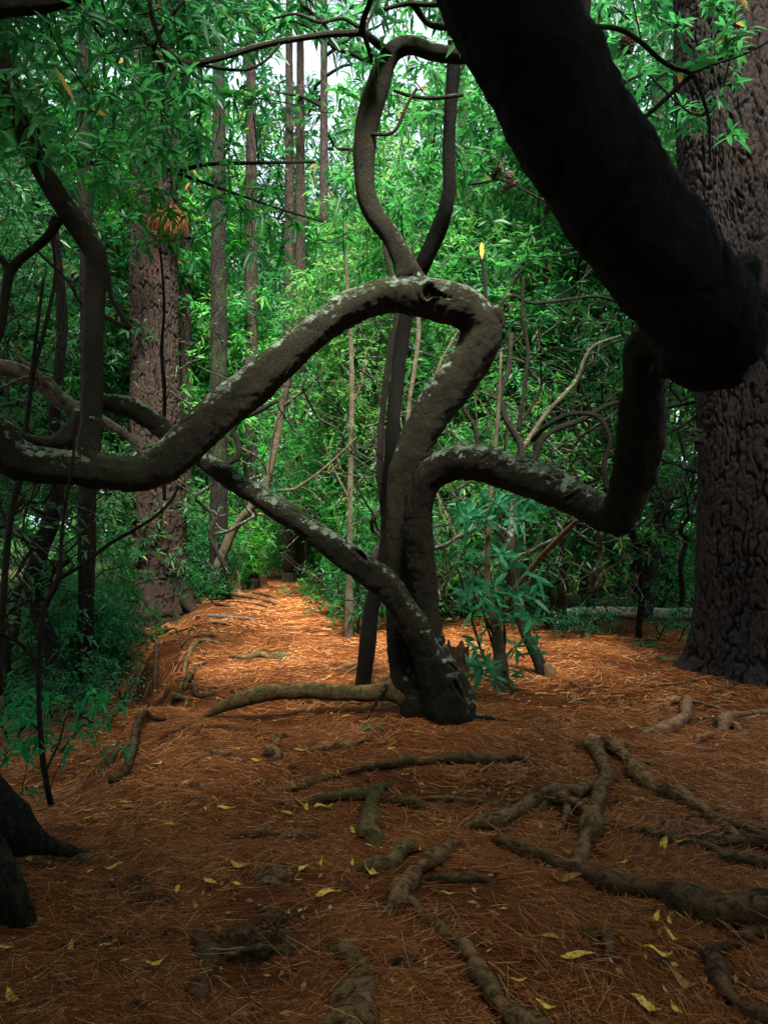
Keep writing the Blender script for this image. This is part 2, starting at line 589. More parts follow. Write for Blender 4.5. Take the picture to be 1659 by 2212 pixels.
M['ground'] = kk.done(soil, 0.95, 0.06, kk.bump(h, 0.02, 1.0))

# ------------------------------------------------------------------ ground
def axis(lo, fine0, fine1, hi, step, grow=1.13):
    a = list(np.arange(fine0, fine1, step))
    s, x = step, fine1
    while x < hi:
        a.append(x)
        s *= grow
        x += s
    a.append(hi)
    s, x, b = step, fine0 - step, []
    while x > lo:
        b.append(x)
        s *= grow
        x -= s
    b.append(lo)
    return np.array(b[::-1] + a)

xs = axis(-160, -3.6, 4.2, 160, 0.028)
ys = axis(-60, 1.4, 8.5, 260, 0.028)
X, Y = np.meshgrid(xs, ys)
Z = gz(X, Y)
PP = np.stack([X, Y, X * 0], -1)
near = sstep(16, 7, Y)
Z = Z + near * (0.010 * fbm(PP * 6, 3, 11) + 0.006 * fbm(PP * 22, 2, 14))
mb = MB()
nx, ny = len(xs), len(ys)
i = (np.arange(ny - 1)[:, None] * nx + np.arange(nx - 1)[None, :])
mb.add(np.stack([X, Y, Z], -1).reshape(-1, 3), np.stack([i, i + 1, i + nx + 1, i + nx], -1).reshape(-1, 4))
tag(mb.build('ground', M['ground']), kind='structure')

# ------------------------------------------------------------------ leaves and twigs
def unit(v):
    return v / (np.linalg.norm(v, axis=-1, keepdims=True) + 1e-9)

def leaf_mesh(mb, B, D, U, L, Wd, v, droop=0.25, fine=False):
    """leaves from base points B along D with face normals near U"""
    D = unit(D)
    Sd = unit(np.cross(D, U))
    Nn = np.cross(Sd, D)
    L = L[:, None]
    Wd = Wd[:, None]
    dn = np.array([0, 0, -1.0])
    def pt(t, s, fold):
        return B + D * L * t + Sd * Wd * s + Nn * Wd * fold + dn * L * droop * t * t
    if fine:
        pts = [pt(0, 0, 0), pt(.3, -.42, .16), pt(.3, 0, 0), pt(.3, .42, .16), pt(.68, -.4, .14), pt(.68, 0, 0), pt(.68, .4, .14), pt(1, 0, 0)]
        tr = [(0, 2, 1), (0, 3, 2), (1, 2, 5), (1, 5, 4), (2, 3, 6), (2, 6, 5), (4, 5, 7), (5, 6, 7)]
    else:
        pts = [pt(0, 0, 0), pt(.48, -.5, .18), pt(.5, 0, 0), pt(.48, .5, .18), pt(1, 0, 0)]
        tr = [(0, 2, 1), (0, 3, 2), (1, 2, 4), (2, 3, 4)]
    n, m = len(B), len(pts)
    V = np.stack(pts, 1).reshape(-1, 3)
    F = (np.arange(n)[:, None, None] * m + np.array(tr)[None]).reshape(-1, 3)
    mb.add(V, F, np.repeat(v, m))

def whorls(mb, C, A, k, L, fine=False, droop=0.3, spread=0.35, ratio=0.27):
    """rosettes of about k leaves at the points C round the axes A"""
    C = np.asarray(C)
    A = unit(np.asarray(A))
    n = len(C)
    if n == 0:
        return
    ref = np.where(np.abs(A[:, 2:3]) < 0.9, np.array([[0, 0, 1.0]]), np.array([[1.0, 0, 0]]))
    X1 = unit(np.cross(A, ref))
    X2 = np.cross(A, X1)
    ph = (np.arange(k)[None, :] + rng.random((n, 1))) / k * 2 * math.pi + rng.normal(0, 0.25, (n, k))
    e = rng.normal(spread, 0.35, (n, k))
    D = (X1[:, None] * np.cos(ph)[..., None] + X2[:, None] * np.sin(ph)[..., None]) * np.cos(e)[..., None] + A[:, None] * np.sin(e)[..., None]
    U = A[:, None] * np.ones((1, k, 1)) + rng.normal(0, 0.35, (n, k, 3))
    B = C[:, None] + D * 0.008 + rng.normal(0, 0.012, (n, k, 3))
    keep = rng.random(n * k) < 0.88
    Ls = L * rng.uniform(0.6, 1.25, (n, k))
    vv = np.clip(rng.normal(0.45, 0.2, (n, 1)) + rng.normal(0, 0.14, (n, k)), 0.02, 0.92)
    vv = np.where(rng.random((n, k)) < 0.008, 1.0, vv)
    f = lambda a: a.reshape(n * k, -1)[keep]
    leaf_mesh(mb, f(B), f(D), f(U), Ls.ravel()[keep], (Ls * ratio).ravel()[keep], vv.ravel()[keep], droop, fine)

def grow(roots, T, bias=0.35, wig=0.06, r0=0.0035, exp=0.42, seed=0):
    """a branching skeleton that reaches every target; returns polylines with radii"""
    rg = np.random.default_rng(seed + 100)
    N = [np.array(r, float) for r in roots]
    par = [-1] * len(N)
    pl = [0.0] * len(N)
    T = np.asarray(T)
    d0 = np.min(np.linalg.norm(T[:, None] - np.array(N)[None], axis=2), axis=1)
    for ti in np.argsort(d0):
        t = T[ti]
        A = np.array(N)
        dist = np.linalg.norm(A - t, axis=1)
        j = int(np.argmin(dist + bias * np.array(pl)))
        L = dist[j]
        last = j
        nseg = max(1, int(L / 0.45))
        a, b = N[j], t
        for s in range(1, nseg + 1):
            q = a + (b - a) * s / nseg
            if s < nseg:
                q = q + rg.normal(0, wig * min(L, 1.5), 3)
            N.append(q)
            par.append(last)
            pl.append(pl[last] + L / nseg)
            last = len(N) - 1
    n = len(N)
    cnt = np.ones(n)
    for i in range(n - 1, -1, -1):
        if par[i] >= 0:
            cnt[par[i]] += cnt[i]
    kids = [[] for _ in range(n)]
    for i in range(n):
        if par[i] >= 0:
            kids[par[i]].append(i)
    lines = []
    stack = []
    for i in range(len(roots)):
        for c in kids[i]:
            stack.append((i, c))
    while stack:
        a, b = stack.pop()
        pts = [N[a], N[b]]
        rr = [r0 * cnt[b] ** exp] * 2
        cur = b
        while kids[cur]:
            ks = sorted(kids[cur], key=lambda q: -cnt[q])
            for q in ks[1:]:
                stack.append((cur, q))
            cur = ks[0]
            pts.append(N[cur])
            rr.append(r0 * cnt[cur] ** exp)
        lines.append((np.array(pts), np.array(rr)))
    return lines

def wood(mb, lines, seg=5, step=0.12, rmin=0.0):
    for P, R in lines:
        if R.max() < rmin:
            continue
        mb.tube(P, R, seg=seg if R.max() < 0.02 else seg + 3, step=step, rough=0.05, cap=False)

def blob(n, c, r, flat=1.0, clump=0.0, seed=0):
    """n points in an ellipsoid, thinned by a noise so that there are gaps"""
    out = []
    c = np.array(c, float)
    r = np.array(r, float)
    while len(out) < n:
        q = rng.normal(0, 1, (n * 3, 3))
        q = unit(q) * (rng.random((n * 3, 1)) ** 0.45)
        pz = c + q * r
        if clump:
            pz = pz[noise3(pz * 1.4, seed + 21) > clump - rng.random(len(pz)) * 0.5]
        out.extend(pz.tolist())
    return np.array(out[:n])

def make_plant(name, label, cat, roots, T, leafL, k, wmat, lmat, loc=(0, 0, 0), fine=False, extra=1, r0=0.0035, seg=5, droop=0.3, wig=0.06, bias=0.35, group=None, exp=0.42, spread=0.35, seed=0, spd=0.09):
    """shrub or small tree > stem, foliage; roots and targets relative to loc"""
    t = thing(name, loc, label, cat, group)
    lines = grow(roots, T, bias, wig, r0, exp, seed)
    m1 = MB()
    wood(m1, lines, seg)
    m1.build('trunk', wmat, t)
    C = [T + rng.normal(0, 0.01, T.shape)]
    A = [rng.normal(0, 0.45, T.shape) + np.array([0, 0, 0.8]) + 0.5 * unit(T - T.mean(0))]
    for e in range(extra):
        C.append(T + rng.normal(0, spd, T.shape))
        A.append(rng.normal(0, 0.8, T.shape) + np.array([0, 0, 0.6]))
    m2 = MB()
    whorls(m2, np.vstack(C), np.vstack(A), k, leafL, fine, droop, spread)
    m2.build('crown', lmat, t)
    return t

# ------------------------------------------------------------------ the twisted tree
def trace(pts):
    P = np.array([at(a, b, d) for a, b, wd, d in pts])
    R = np.array([wd / 2 / FPX * d for a, b, wd, d in pts])
    return P, R

def fuse(mb, voxel, smooth=3):
    """melt overlapping tubes into one skin"""
    me = mb.mesh('tmp')
    o = bpy.data.objects.new('tmp', me)
    COL.objects.link(o)
    r = o.modifiers.new('r', 'REMESH')
    r.mode = 'VOXEL'
    r.voxel_size = voxel
    s = o.modifiers.new('s', 'SMOOTH')
    s.factor = 0.5
    s.iterations = smooth
    dg = bpy.context.evaluated_depsgraph_get()
    ev = o.evaluated_get(dg)
    m2 = bpy.data.meshes.new_from_object(ev)
    n = len(m2.vertices)
    V = np.empty(n * 3, np.float32)
    m2.vertices.foreach_get('co', V)
    F = np.empty(len(m2.loops), np.int32)
    m2.loops.foreach_get('vertex_index', F)
    cnt = np.empty(len(m2.polygons), np.int32)
    m2.polygons.foreach_get('loop_total', cnt)
    st = np.empty(len(m2.polygons), np.int32)
    m2.polygons.foreach_get('loop_start', st)
    nn = np.empty(n * 3, np.float32)
    m2.vertices.foreach_get('normal', nn)
    q = F[st[cnt == 4][:, None] + np.arange(4)]
    t = F[st[cnt == 3][:, None] + np.arange(3)]
    bpy.data.objects.remove(o)
    bpy.data.meshes.remove(me)
    bpy.data.meshes.remove(m2)
    return V.reshape(-1, 3).astype(float), q, t, nn.reshape(-1, 3).astype(float)

base = hit(968, 1560)
tw = thing('twisted_tree', base, 'twisted laurel tree with looping lichen-spotted limbs arching over the needle-covered ground', 'tree')

trunk_tubes = {
    'A': [(975, 1545, 100, 4.86), (948, 1470, 74, 4.8), (918, 1400, 62, 4.76), (880, 1330, 60, 4.73), (838, 1268, 62, 4.72), (800, 1236, 62, 4.72), (725, 1183, 54, 4.74), (660, 1137, 50, 4.76), (600, 1098, 51, 4.8), (548, 1065, 47, 4.84), (500, 1036, 45, 4.88), (435, 993, 40, 4.95), (400, 968, 42, 5.0), (370, 945, 42, 5.0), (325, 905, 44, 5.0), (285, 880, 42, 4.95), (230, 868, 36, 4.9), (195, 880, 34, 4.85), (170, 906, 36, 4.8), (138, 944, 38, 4.7), (100, 958, 32, 4.6), (50, 946, 26, 4.5), (0, 925, 30, 4.4)],
    'B': [(962, 1530, 90, 4.92), (950, 1440, 62, 4.92), (930, 1370, 56, 4.92), (918, 1300, 58, 4.9), (909, 1220, 62, 4.86), (903, 1140, 62, 4.8), (907, 1080, 63, 4.75), (926, 1032, 66, 4.7), (970, 1005, 70, 4.62), (1030, 1001, 76, 4.52), (1105, 1021, 82, 4.38), (1180, 1048, 82, 4.22), (1250, 1080, 80, 4.05), (1305, 1108, 84, 3.85), (1338, 1108, 86, 3.7), (1358, 1060, 88, 3.6), (1376, 985, 98, 3.4), (1386, 910, 100, 3.25), (1390, 838, 92, 3.1), (1388, 768, 86, 2.95), (1405, 722, 88, 2.8), (1450, 700, 100, 2.65)],
    'C': [(940, 1530, 100, 4.98), (890, 1490, 84, 5.0), (872, 1420, 66, 5.03), (864, 1320, 56, 5.05), (863, 1220, 56, 5.06), (864, 1120, 60, 5.06), (874, 1030, 70, 5.05), (893, 975, 76, 5.03), (925, 905, 82, 5.02), (962, 850, 86, 5.0), (1003, 795, 86, 5.0), (1030, 748, 84, 4.98), (1038, 706, 84, 4.95), (1010, 672, 84, 4.92), (960, 654, 86, 4.88), (900, 642, 82, 4.85), (830, 640, 72, 4.8), (760, 664, 72, 4.75), (700, 704, 74, 4.7), (640, 752, 77, 4.65), (580, 802, 79, 4.6), (520, 855, 82, 4.55), (460, 905, 84, 4.5), (410, 955, 84, 4.47), (360, 1002, 80, 4.43), (305, 1026, 76, 4.4), (240, 1024, 74, 4.36), (160, 1012, 74, 4.3), (90, 1006, 76, 4.25), (30, 985, 84, 4.2), (-20, 940, 110, 4.15), (-80, 900, 120, 4.1)],
    'foot': [(1005, 1500, 44, 4.9), (1000, 1530, 62, 4.88), (975, 1556, 80, 4.84), (930, 1560, 60, 4.86)],
    'foot2': [(968, 1430, 34, 4.9), (985, 1470, 44, 4.9), (1005, 1510, 46, 4.9)],
    'foot3': [(880, 1545, 44, 4.95), (900, 1510, 70, 4.95), (895, 1470, 60, 4.98)],
    'log': [(440, 1549, 6, 4.95), (462, 1537, 16, 4.95), (482, 1526, 25, 4.95), (520, 1511, 32, 4.96), (575, 1497, 34, 4.98), (650, 1492, 36, 5.0), (725, 1496, 38, 5.0), (800, 1497, 40, 5.0), (850, 1490, 54, 5.0), (900, 1505, 70, 4.98)],
    'toe': [(1000, 1545, 26, 4.86), (1040, 1549, 16, 4.86), (1085, 1556, 10, 4.86), (1120, 1560, 5, 4.87)],
    'toe2': [(835, 1478, 14, 4.9), (820, 1506, 9, 4.86), (795, 1550, 9, 4.84), (765, 1588, 10, 4.78)],
    'heel': [(1058, 690, 72, 4.95), (1078, 699, 44, 4.95), (1088, 705, 22, 4.95)],
    'knee': [(1338, 1130, 60, 3.72), (1322, 1150, 34, 3.72)],
    'knee2': [(1350, 1118, 50, 3.66), (1362, 1134, 26, 3.66)],
    'stub': [(205, 905, 46, 4.33), (192, 960, 52, 4.33), (188, 1010, 60, 4.33)],
    'knot': [(868, 570, 40, 4.85), (880, 600, 62, 4.86), (900, 640, 80, 4.86)],
}
tm = MB()
sd_ = 0
for nm, pts in trunk_tubes.items():
    if nm == 'log':
        continue
    P, R = trace(pts)
    sd_ += 3
    tm.tube(P, R, seg=26, step=0.03, rough=0.05, nf=6.0, seed=sd_, lumps=0.07, flute=0.13)
V, q, t, nn = fuse(tm, 0.0125, 3)
# fine lumps and a few deep scars
V = V + nn * (0.007 * fbm(V * 11, 4, 50) + 0.004 * noise3(V * 34, 55) - 0.007 * sstep(0.10, 0.0, np.abs(noise3(V * 6.5, 57))))[:, None]
px = V[:, 0] / V[:, 1] * FPX + CX
py = HY - (V[:, 2] - CAMZ) / V[:, 1] * FPX
hol = np.zeros(len(V))
def scar(cx_, cy_, rx, ry, rot, dmin, dmax, deep, taper=0.0):
    global V, hol
    c, s = math.cos(rot), math.sin(rot)
    u = ((px - cx_) * c + (py - cy_) * s) / rx
    v_ = (-(px - cx_) * s + (py - cy_) * c) / ry
    v_ = v_ * (1 + taper * np.clip(u, 0, 2) * 1.5)
    r = np.sqrt(np.where(u > 0, u / (1 + taper), u) ** 2 + v_ ** 2)
    m = (nn[:, 1] < 0.25) & (V[:, 1] > dmin) & (V[:, 1] < dmax)
    k = np.where(m, sstep(1.0, 0.55, r), 0)
    rim = np.where(m, np.exp(-((r - 1.15) / 0.22) ** 2), 0)
    V[:, 1] += deep * k
    V = V + nn * (rim * 0.012)[:, None]
    hol = np.maximum(hol, k)
scar(930, 630, 20, 20, 0.28, 4.5, 4.95, 0.07, 1.9)
scar(987, 1487, 21, 7, 1.12, 4.4, 4.95, 0.05, .5)
scar(974, 1440, 14, 5, 0.75, 4.4, 5.0, 0.03, .6)
scar(782, 1203, 22, 6, 0.9, 4.4, 4.8, 0.03)
scar(775, 1198, 22, 5, 0.7, 4.4, 4.8, 0.02)
scar(1240, 1072, 26, 7, -0.6, 3.7, 4.2, 0.018)
scar(1048, 988, 18, 5, -0.6, 4.3, 4.6, 0.014)
scar(1085, 1003, 10, 4, 0.3, 4.2, 4.6, 0.012)
scar(1185, 1035, 12, 4, 0.6, 4.0, 4.3, 0.012)
mb = MB()
mb.add(V, q, hol)
mb.F.append(t) if len(t) else None
km = M['twist']
kt = km.node_tree
# the same bark, with bare dark wood inside the scars
ko = kt.nodes['Principled BSDF'].inputs['Base Color'].links[0].from_socket
ka = kt.nodes.new('ShaderNodeAttribute')
ka.attribute_name = 'v'
kmx = kt.nodes.new('ShaderNodeMix')
kmx.data_type = 'RGBA'
kt.links.new(ka.outputs['Fac'], kmx.inputs[0])
kt.links.new(ko, kmx.inputs[6])
kmx.inputs[7].default_value = (0.03, 0.018, 0.01, 1)
kt.links.new(kmx.outputs[2], kt.nodes['Principled BSDF'].inputs['Base Color'])
part(mb, 'trunk', M['twist'], tw)
P, R = trace(trunk_tubes['log'])
part(MB().tube(P, R, seg=20, step=0.02, rough=0.09, nf=9, seed=44, lumps=0.12), 'root', M['root_moss'], tw)

def branch(pts, root=None, name='branch', mat='twist', seg=14, rough=0.04, lumps=0.06, seed=1, step=0.03):
    P, R = trace(pts)
    b = MB().tube(P, R, seg=seg, step=step, rough=rough, seed=seed, lumps=lumps, a=0.0, flute=0.1)
    return part(b, name, M[mat], root or tw)

# thick limb overhead, with its swollen end
limb = MB()
P, R = trace([(980, -330, 285, 1.75), (1050, -130, 275, 1.82), (1120, 60, 262, 1.9), (1190, 200, 248, 1.98), (1268, 330, 240, 2.06), (1345, 450, 236, 2.14), (1425, 560, 234, 2.22), (1500, 650, 226, 2.3), (1552, 715, 216, 2.36), (1572, 750, 190, 2.4)])
limb.tube(P, R, seg=28, step=0.04, rough=0.04, seed=70, lumps=0.03)
P, R = trace([(1500, 740, 150, 2.45), (1480, 780, 130, 2.45), (1520, 775, 150, 2.45), (1570, 765, 160, 2.45), (1620, 750, 80, 2.45)])
limb.tube(P, R, seg=22, step=0.04, rough=0.04, seed=71)
P, R = trace([(1420, 700, 90, 2.75), (1480, 730, 130, 2.55), (1540, 760, 150, 2.45)])
limb.tube(P, R, seg=22, step=0.04, rough=0.04, seed=72)
P, R = trace([(1560, 600, 150, 2.3), (1610, 665, 80, 2.34), (1632, 690, 40, 2.36)])
limb.tube(P, R, seg=20, step=0.04, rough=0.04, seed=73)
P, R = trace([(1590, 720, 110, 2.4), (1650, 715, 60, 2.4), (1700, 700, 50, 2.4), (1790, 640, 48, 2.4)])
limb.tube(P, R, seg=20, step=0.04, rough=0.04, seed=74)
V, q, t, nn = fuse(limb, 0.0125, 4)
V = V + nn * (0.010 * fbm(V * 8, 4, 80) + 0.004 * noise3(V * 34, 85) - 0.010 * sstep(0.1, 0.0, np.abs(noise3(V * 5, 87))))[:, None]
mb = MB()
mb.add(V, q, 0.0)
mb.F.append(t) if len(t) else None
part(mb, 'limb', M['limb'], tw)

branch([(188, 1010, 50, 4.33), (192, 960, 50, 4.33), (198, 900, 44, 4.33), (200, 820, 45, 4.32), (200, 740, 46, 4.31), (204, 660, 46, 4.3), (209, 590, 45, 4.28), (205, 545, 46, 4.26), (180, 505, 46, 4.22), (150, 462, 47, 4.2), (115, 405, 46, 4.17), (80, 340, 44, 4.13), (52, 275, 42, 4.1), (30, 200, 38, 4.05), (8, 120, 36, 4.0), (-20, 40, 34, 3.9)], seed=5)
branch([(128, 470, 26, 4.2), (110, 505, 19, 4.2), (75, 538, 18, 4.2), (45, 560, 20, 4.2), (22, 590, 22, 4.2), (12, 640, 20, 4.2), (4, 700, 18, 4.2), (-20, 780, 18, 4.2)], seed=6)
branch([(22, 590, 18, 4.2), (5, 560, 15, 4.2), (-30, 540, 14, 4.2)], seed=6)
branch([(884, 600, 70, 4.87), (872, 565, 50, 4.86), (845, 512, 42, 4.85), (812, 468, 40, 4.84), (793, 425, 40, 4.83), (787, 375, 43, 4.82), (788, 320, 47, 4.81), (795, 260, 49, 4.8), (811, 200, 50, 4.78), (833, 135, 45, 4.76), (858, 104, 42, 4.74), (895, 98, 36, 4.72), (935, 112, 35, 4.7), (980, 118, 36, 4.66), (1030, 120, 32, 4.6), (1090, 130, 30, 4.5)], seed=7)
branch([(1262, -60, 26, 2.9), (1264, 20, 24, 2.9), (1256, 60, 18, 2.7), (1235, 85, 14, 2.4)], seed=8, mat='stem_mottle')
branch([(1255, 58, 10, 2.9), (1305, 58, 10, 2.95), (1345, 66, 10, 3.0), (1385, 92, 10, 3.1), (1425, 128, 10, 3.2), (1458, 148, 9, 3.2), (1495, 160, 9, 3.2), (1515, 205, 8, 3.2), (1530, 260, 7, 3.2), (1533, 350, 5, 3.2)], seed=9, seg=8)
branch([(1490, 160, 7, 3.2), (1540, 140, 5, 3.2), (1600, 120, 4, 3.2), (1670, 85, 4, 3.2)], seed=9, seg=6)
branch([(785, 70, 15, 4.3), (740, 72, 14, 4.28), (700, 75, 13, 4.25), (650, 82, 13, 4.22), (600, 90, 13, 4.2), (550, 102, 13, 4.18), (500, 118, 13, 4.15), (455, 130, 13, 4.12), (425, 136, 13, 4.1), (400, 137, 13, 4.1), (375, 120, 13, 4.1), (352, 95, 12, 4.1), (335, 55, 11, 4.1), (325, 10, 10, 4.1), (318, -60, 9, 4.1)], seed=10, seg=8)
branch([(400, 137, 9, 4.1), (445, 142, 8, 4.15), (490, 150, 7, 4.2), (535, 150, 7, 4.2), (575, 130, 6, 4.2), (605, 95, 5, 4.2)], seed=11, seg=6)
branch([(845, 118, 20, 4.74), (820, 98, 18, 4.6), (800, 82, 16, 4.45), (782, 68, 15, 4.3), (788, 35, 12, 4.2), (800, 0, 11, 4.1), (815, -60, 10, 4.0)], seed=12, seg=10)
branch([(-60, 30, 40, 3.6), (20, 15, 36, 3.6), (90, 12, 30, 3.6), (140, 4, 22, 3.6), (200, -20, 20, 3.6), (290, -60, 18, 3.6)], seed=13)
branch([(870, -30, 14, 4.0), (900, 20, 14, 4.0), (925, 50, 13, 4.0), (960, 58, 14, 3.9), (1010, 60, 14, 3.7), (1060, 60, 14, 3.4)], seed=14, seg=8)
branch([(830, 20, 9, 4.0), (880, 8, 11, 4.0), (940, 10, 12, 3.9), (990, 0, 12, 3.7), (1040, -10, 12, 3.5)], seed=15, seg=8)
branch([(778, 60, 10, 4.3), (740, 40, 8, 4.3), (690, 48, 7, 4.25), (640, 30, 6, 4.2), (590, 40, 5, 4.2)], seed=16, seg=6)
branch([(985, 190, 10, 4.6), (1040, 195, 9, 4.6), (1000, 205, 9, 4.7), (940, 212, 9, 4.75), (890, 208, 8, 4.8), (850, 195, 6, 4.8)][2:] , seed=17, seg=6)
branch([(800, 290, 8, 4.75), (850, 285, 8, 4.7), (880, 225, 8, 4.7), (900, 190, 6, 4.7)], seed=18, seg=6)

# its crown: sprays of whorled leaves round the limbs near the top of the view
def pxtargets(n, x0, x1, y0, y1, d0, d1, thr=-0.2, seed=0):
    out = []
    while len(out) < n:
        a = rng.uniform((x0, y0, d0), (x1, y1, d1), (n * 3, 3))
        keep = noise3(a * np.array([0.006, 0.006, 1.2]), 31 + seed) > thr
        for u in a[keep]:
            out.append(at(*u))
    return np.array(out[:n])

def canopy(root, T, roots, leafL, k, wmat='stem_dark', lmat='leaf', extra=1, fine=True, seed=0, droop=0.35, r0=0.0022, wig=0.05, spd=0.06, bias=0.25):
    lines = grow(roots, T, bias, wig, r0, 0.42, seed)
    b = MB()
    wood(b, lines, 5, 0.08)
    part(b, 'twigs', M[wmat], root)
    C = [T]
    A = [rng.normal(0, 0.5, T.shape) + np.array([0, -0.1, 0.55])]
    for _ in range(extra):
        C.append(T + rng.normal(0, spd, T.shape))
        A.append(rng.normal(0, 0.8, T.shape) + np.array([0, 0, 0.5]))
    b = MB()
    whorls(b, np.vstack(C), np.vstack(A), k, leafL, fine, droop, 0.3)
    return part(b, 'crown', M[lmat], root)

T = np.vstack([pxtargets(80, -60, 440, -80, 360, 3.6, 4.3, -0.1, 1), pxtargets(250, -60, 440, -80, 360, 4.5, 6.2, -0.2, 1), pxtargets(130, 380, 820, -80, 140, 4.6, 6.2, -0.15, 2), pxtargets(40, 820, 1060, -80, 60, 4.2, 5.5, -0.2, 3), pxtargets(60, 1260, 1600, -80, 300, 3.2, 5.0, 0.0, 5)])
canopy(tw, T, [at(425, 136, 4.1), at(600, 90, 4.2), at(785, 70, 4.3), at(30, 200, 4.05), at(90, 12, 3.6), at(352, 95, 4.1), at(960, 58, 3.9), at(1385, 92, 3.1), at(1495, 160, 3.2), at(1264, 0, 2.9)], 0.12, 8, seed=1, extra=1)
# unseen leaf layers added above the view to shade the foreground
T = rng.uniform((-4.5, -.8, 0), (4.5, 3.1, 1), (460, 3))
T = np.vstack([T, rng.uniform((-4.6, 3, 0), (-1.0, 6.2, 1), (260, 3))])
T[:, 2] = 1.4 + 0.80 * np.maximum(T[:, 1], 1.2) + 0.75 + T[:, 2] * 1.6
T = np.vstack([T, rng.uniform((-3.2, -2.4, 5.0), (3.8, 1.7, 7.6), (230, 3))])
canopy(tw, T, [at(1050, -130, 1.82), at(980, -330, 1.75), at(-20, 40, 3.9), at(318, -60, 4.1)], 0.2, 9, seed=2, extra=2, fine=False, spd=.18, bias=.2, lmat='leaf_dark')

# ------------------------------------------------------------------ other stems traced from the view
def stem_tree(name, label, cat, stems, mat, leaves=None, group=None, seg=12, seed=1, lmat='leaf', droop=.35):
    a = stems[0][0]
    loc = hit(a[0], a[1]) if a[1] > HY + 60 else at(a[0], a[1], a[3])
    r = thing(name, loc, label, cat, group)
    for i, s in enumerate(stems):
        branch(s, r, 'trunk' if i == 0 else 'branch', mat if isinstance(mat, str) else mat[i], seg, 0.05, 0.08, seed + i, 0.05)
    if leaves is not None:
        T, roots, L, k = leaves
        canopy(r, T, roots, L, k, lmat=lmat, seed=seed, droop=droop)
    return r

def gd(px, py):
    return float(hit(px, py)[1])

d = gd(785, 1478)
stem_tree('slender_tree', 'dark slender leaning tree rising behind the twisted tree, its foot behind the mossy root', 'tree',
          [[(782, 1500, 40, d), (786, 1470, 35, d), (794, 1400, 34, 6.0), (800, 1340, 33, 6.0), (810, 1280, 32, 5.95), (830, 1215, 33, 5.9), (840, 1150, 36, 5.9), (838, 1090, 36, 5.85), (843, 1020, 33, 5.8), (851, 900, 31, 5.75), (862, 790, 29, 5.7), (875, 690, 30, 5.65), (895, 610, 32, 5.6), (918, 560, 36, 5.5), (945, 500, 38, 5.4), (962, 450, 32, 5.3), (970, 400, 28, 5.25), (970, 320, 27, 5.2), (973, 240, 28, 5.1), (980, 150, 29, 5.0), (978, 60, 27, 4.9), (965, -60, 25, 4.8)],
           [(832, 1110, 20, 5.9), (823, 1040, 16, 6.0), (822, 960, 15, 6.05), (828, 880, 14, 6.1), (838, 800, 14, 6.1), (848, 730, 13, 6.1), (856, 680, 12, 6.1), (830, 520, 10, 6.1)]], ['stem_black', 'stem_mottle'])
d = gd(756, 1376)
stem_tree('sapling', 'straight pale sapling left of the twisted tree, beside the path', 'tree',
          [[(756, 1385, 24, d), (754, 1340, 20, d), (755, 1240, 14, d), (757, 1040, 12, d), (760, 840, 11, d), (757, 720, 9, d), (750, 600, 7, d), (745, 480, 5, d)], [(756, 880, 6, d), (780, 830, 5, d), (790, 760, 4, d)], [(756, 1080, 5, d), (720, 1010, 4, d), (700, 950, 3, d)]], 'stem_pale')
stem_tree('sapling', 'thin dark sapling just right of the straight pale sapling', 'tree',
          [[(773, 1380, 8, d + .3), (775, 1300, 6, d + .3), (768, 1200, 5, d + .3), (773, 1100, 4, d + .3), (766, 950, 3, d + .3)]], 'stem_dark')
stem_tree('leaning_tree', 'pale trunk leaning right above the far path, crossed by the twisted tree', 'tree',
          [[(470, 1225, 20, 13), (505, 1145, 18, 12.8), (540, 1100, 20, 12.6), (570, 1060, 18, 12.5), (594, 965, 17, 12.4), (609, 880, 16, 12.3), (622, 820, 14, 12.2), (640, 700, 11, 12)], [(609, 880, 8, 12.3), (660, 840, 6, 12), (700, 800, 5, 11.8)]], 'stem_pale')
for n_, (pts, lab) in enumerate([
    ([(872, 1400, 14, 7.6), (868, 1200, 12, 7.6), (872, 1050, 11, 7.6), (878, 940, 10, 7.6), (885, 860, 10, 7.6), (896, 790, 10, 7.6), (904, 720, 10, 7.6), (903, 640, 8, 7.6), (920, 520, 7, 7.6)], 'creamy thin stem seen between the two upright trunks of the twisted tree'),
    ([(905, 1400, 9, 8.4), (915, 1100, 7, 8.4), (925, 900, 7, 8.4), (945, 800, 7, 8.4), (975, 740, 6, 8.4), (1005, 690, 6, 8.4)], 'creamy crooked stem showing under the elbow of the twisted tree')]):
    stem_tree('thin_stem', lab, 'sapling', [pts], 'stem_pale', seed=n_ + 30, seg=8)

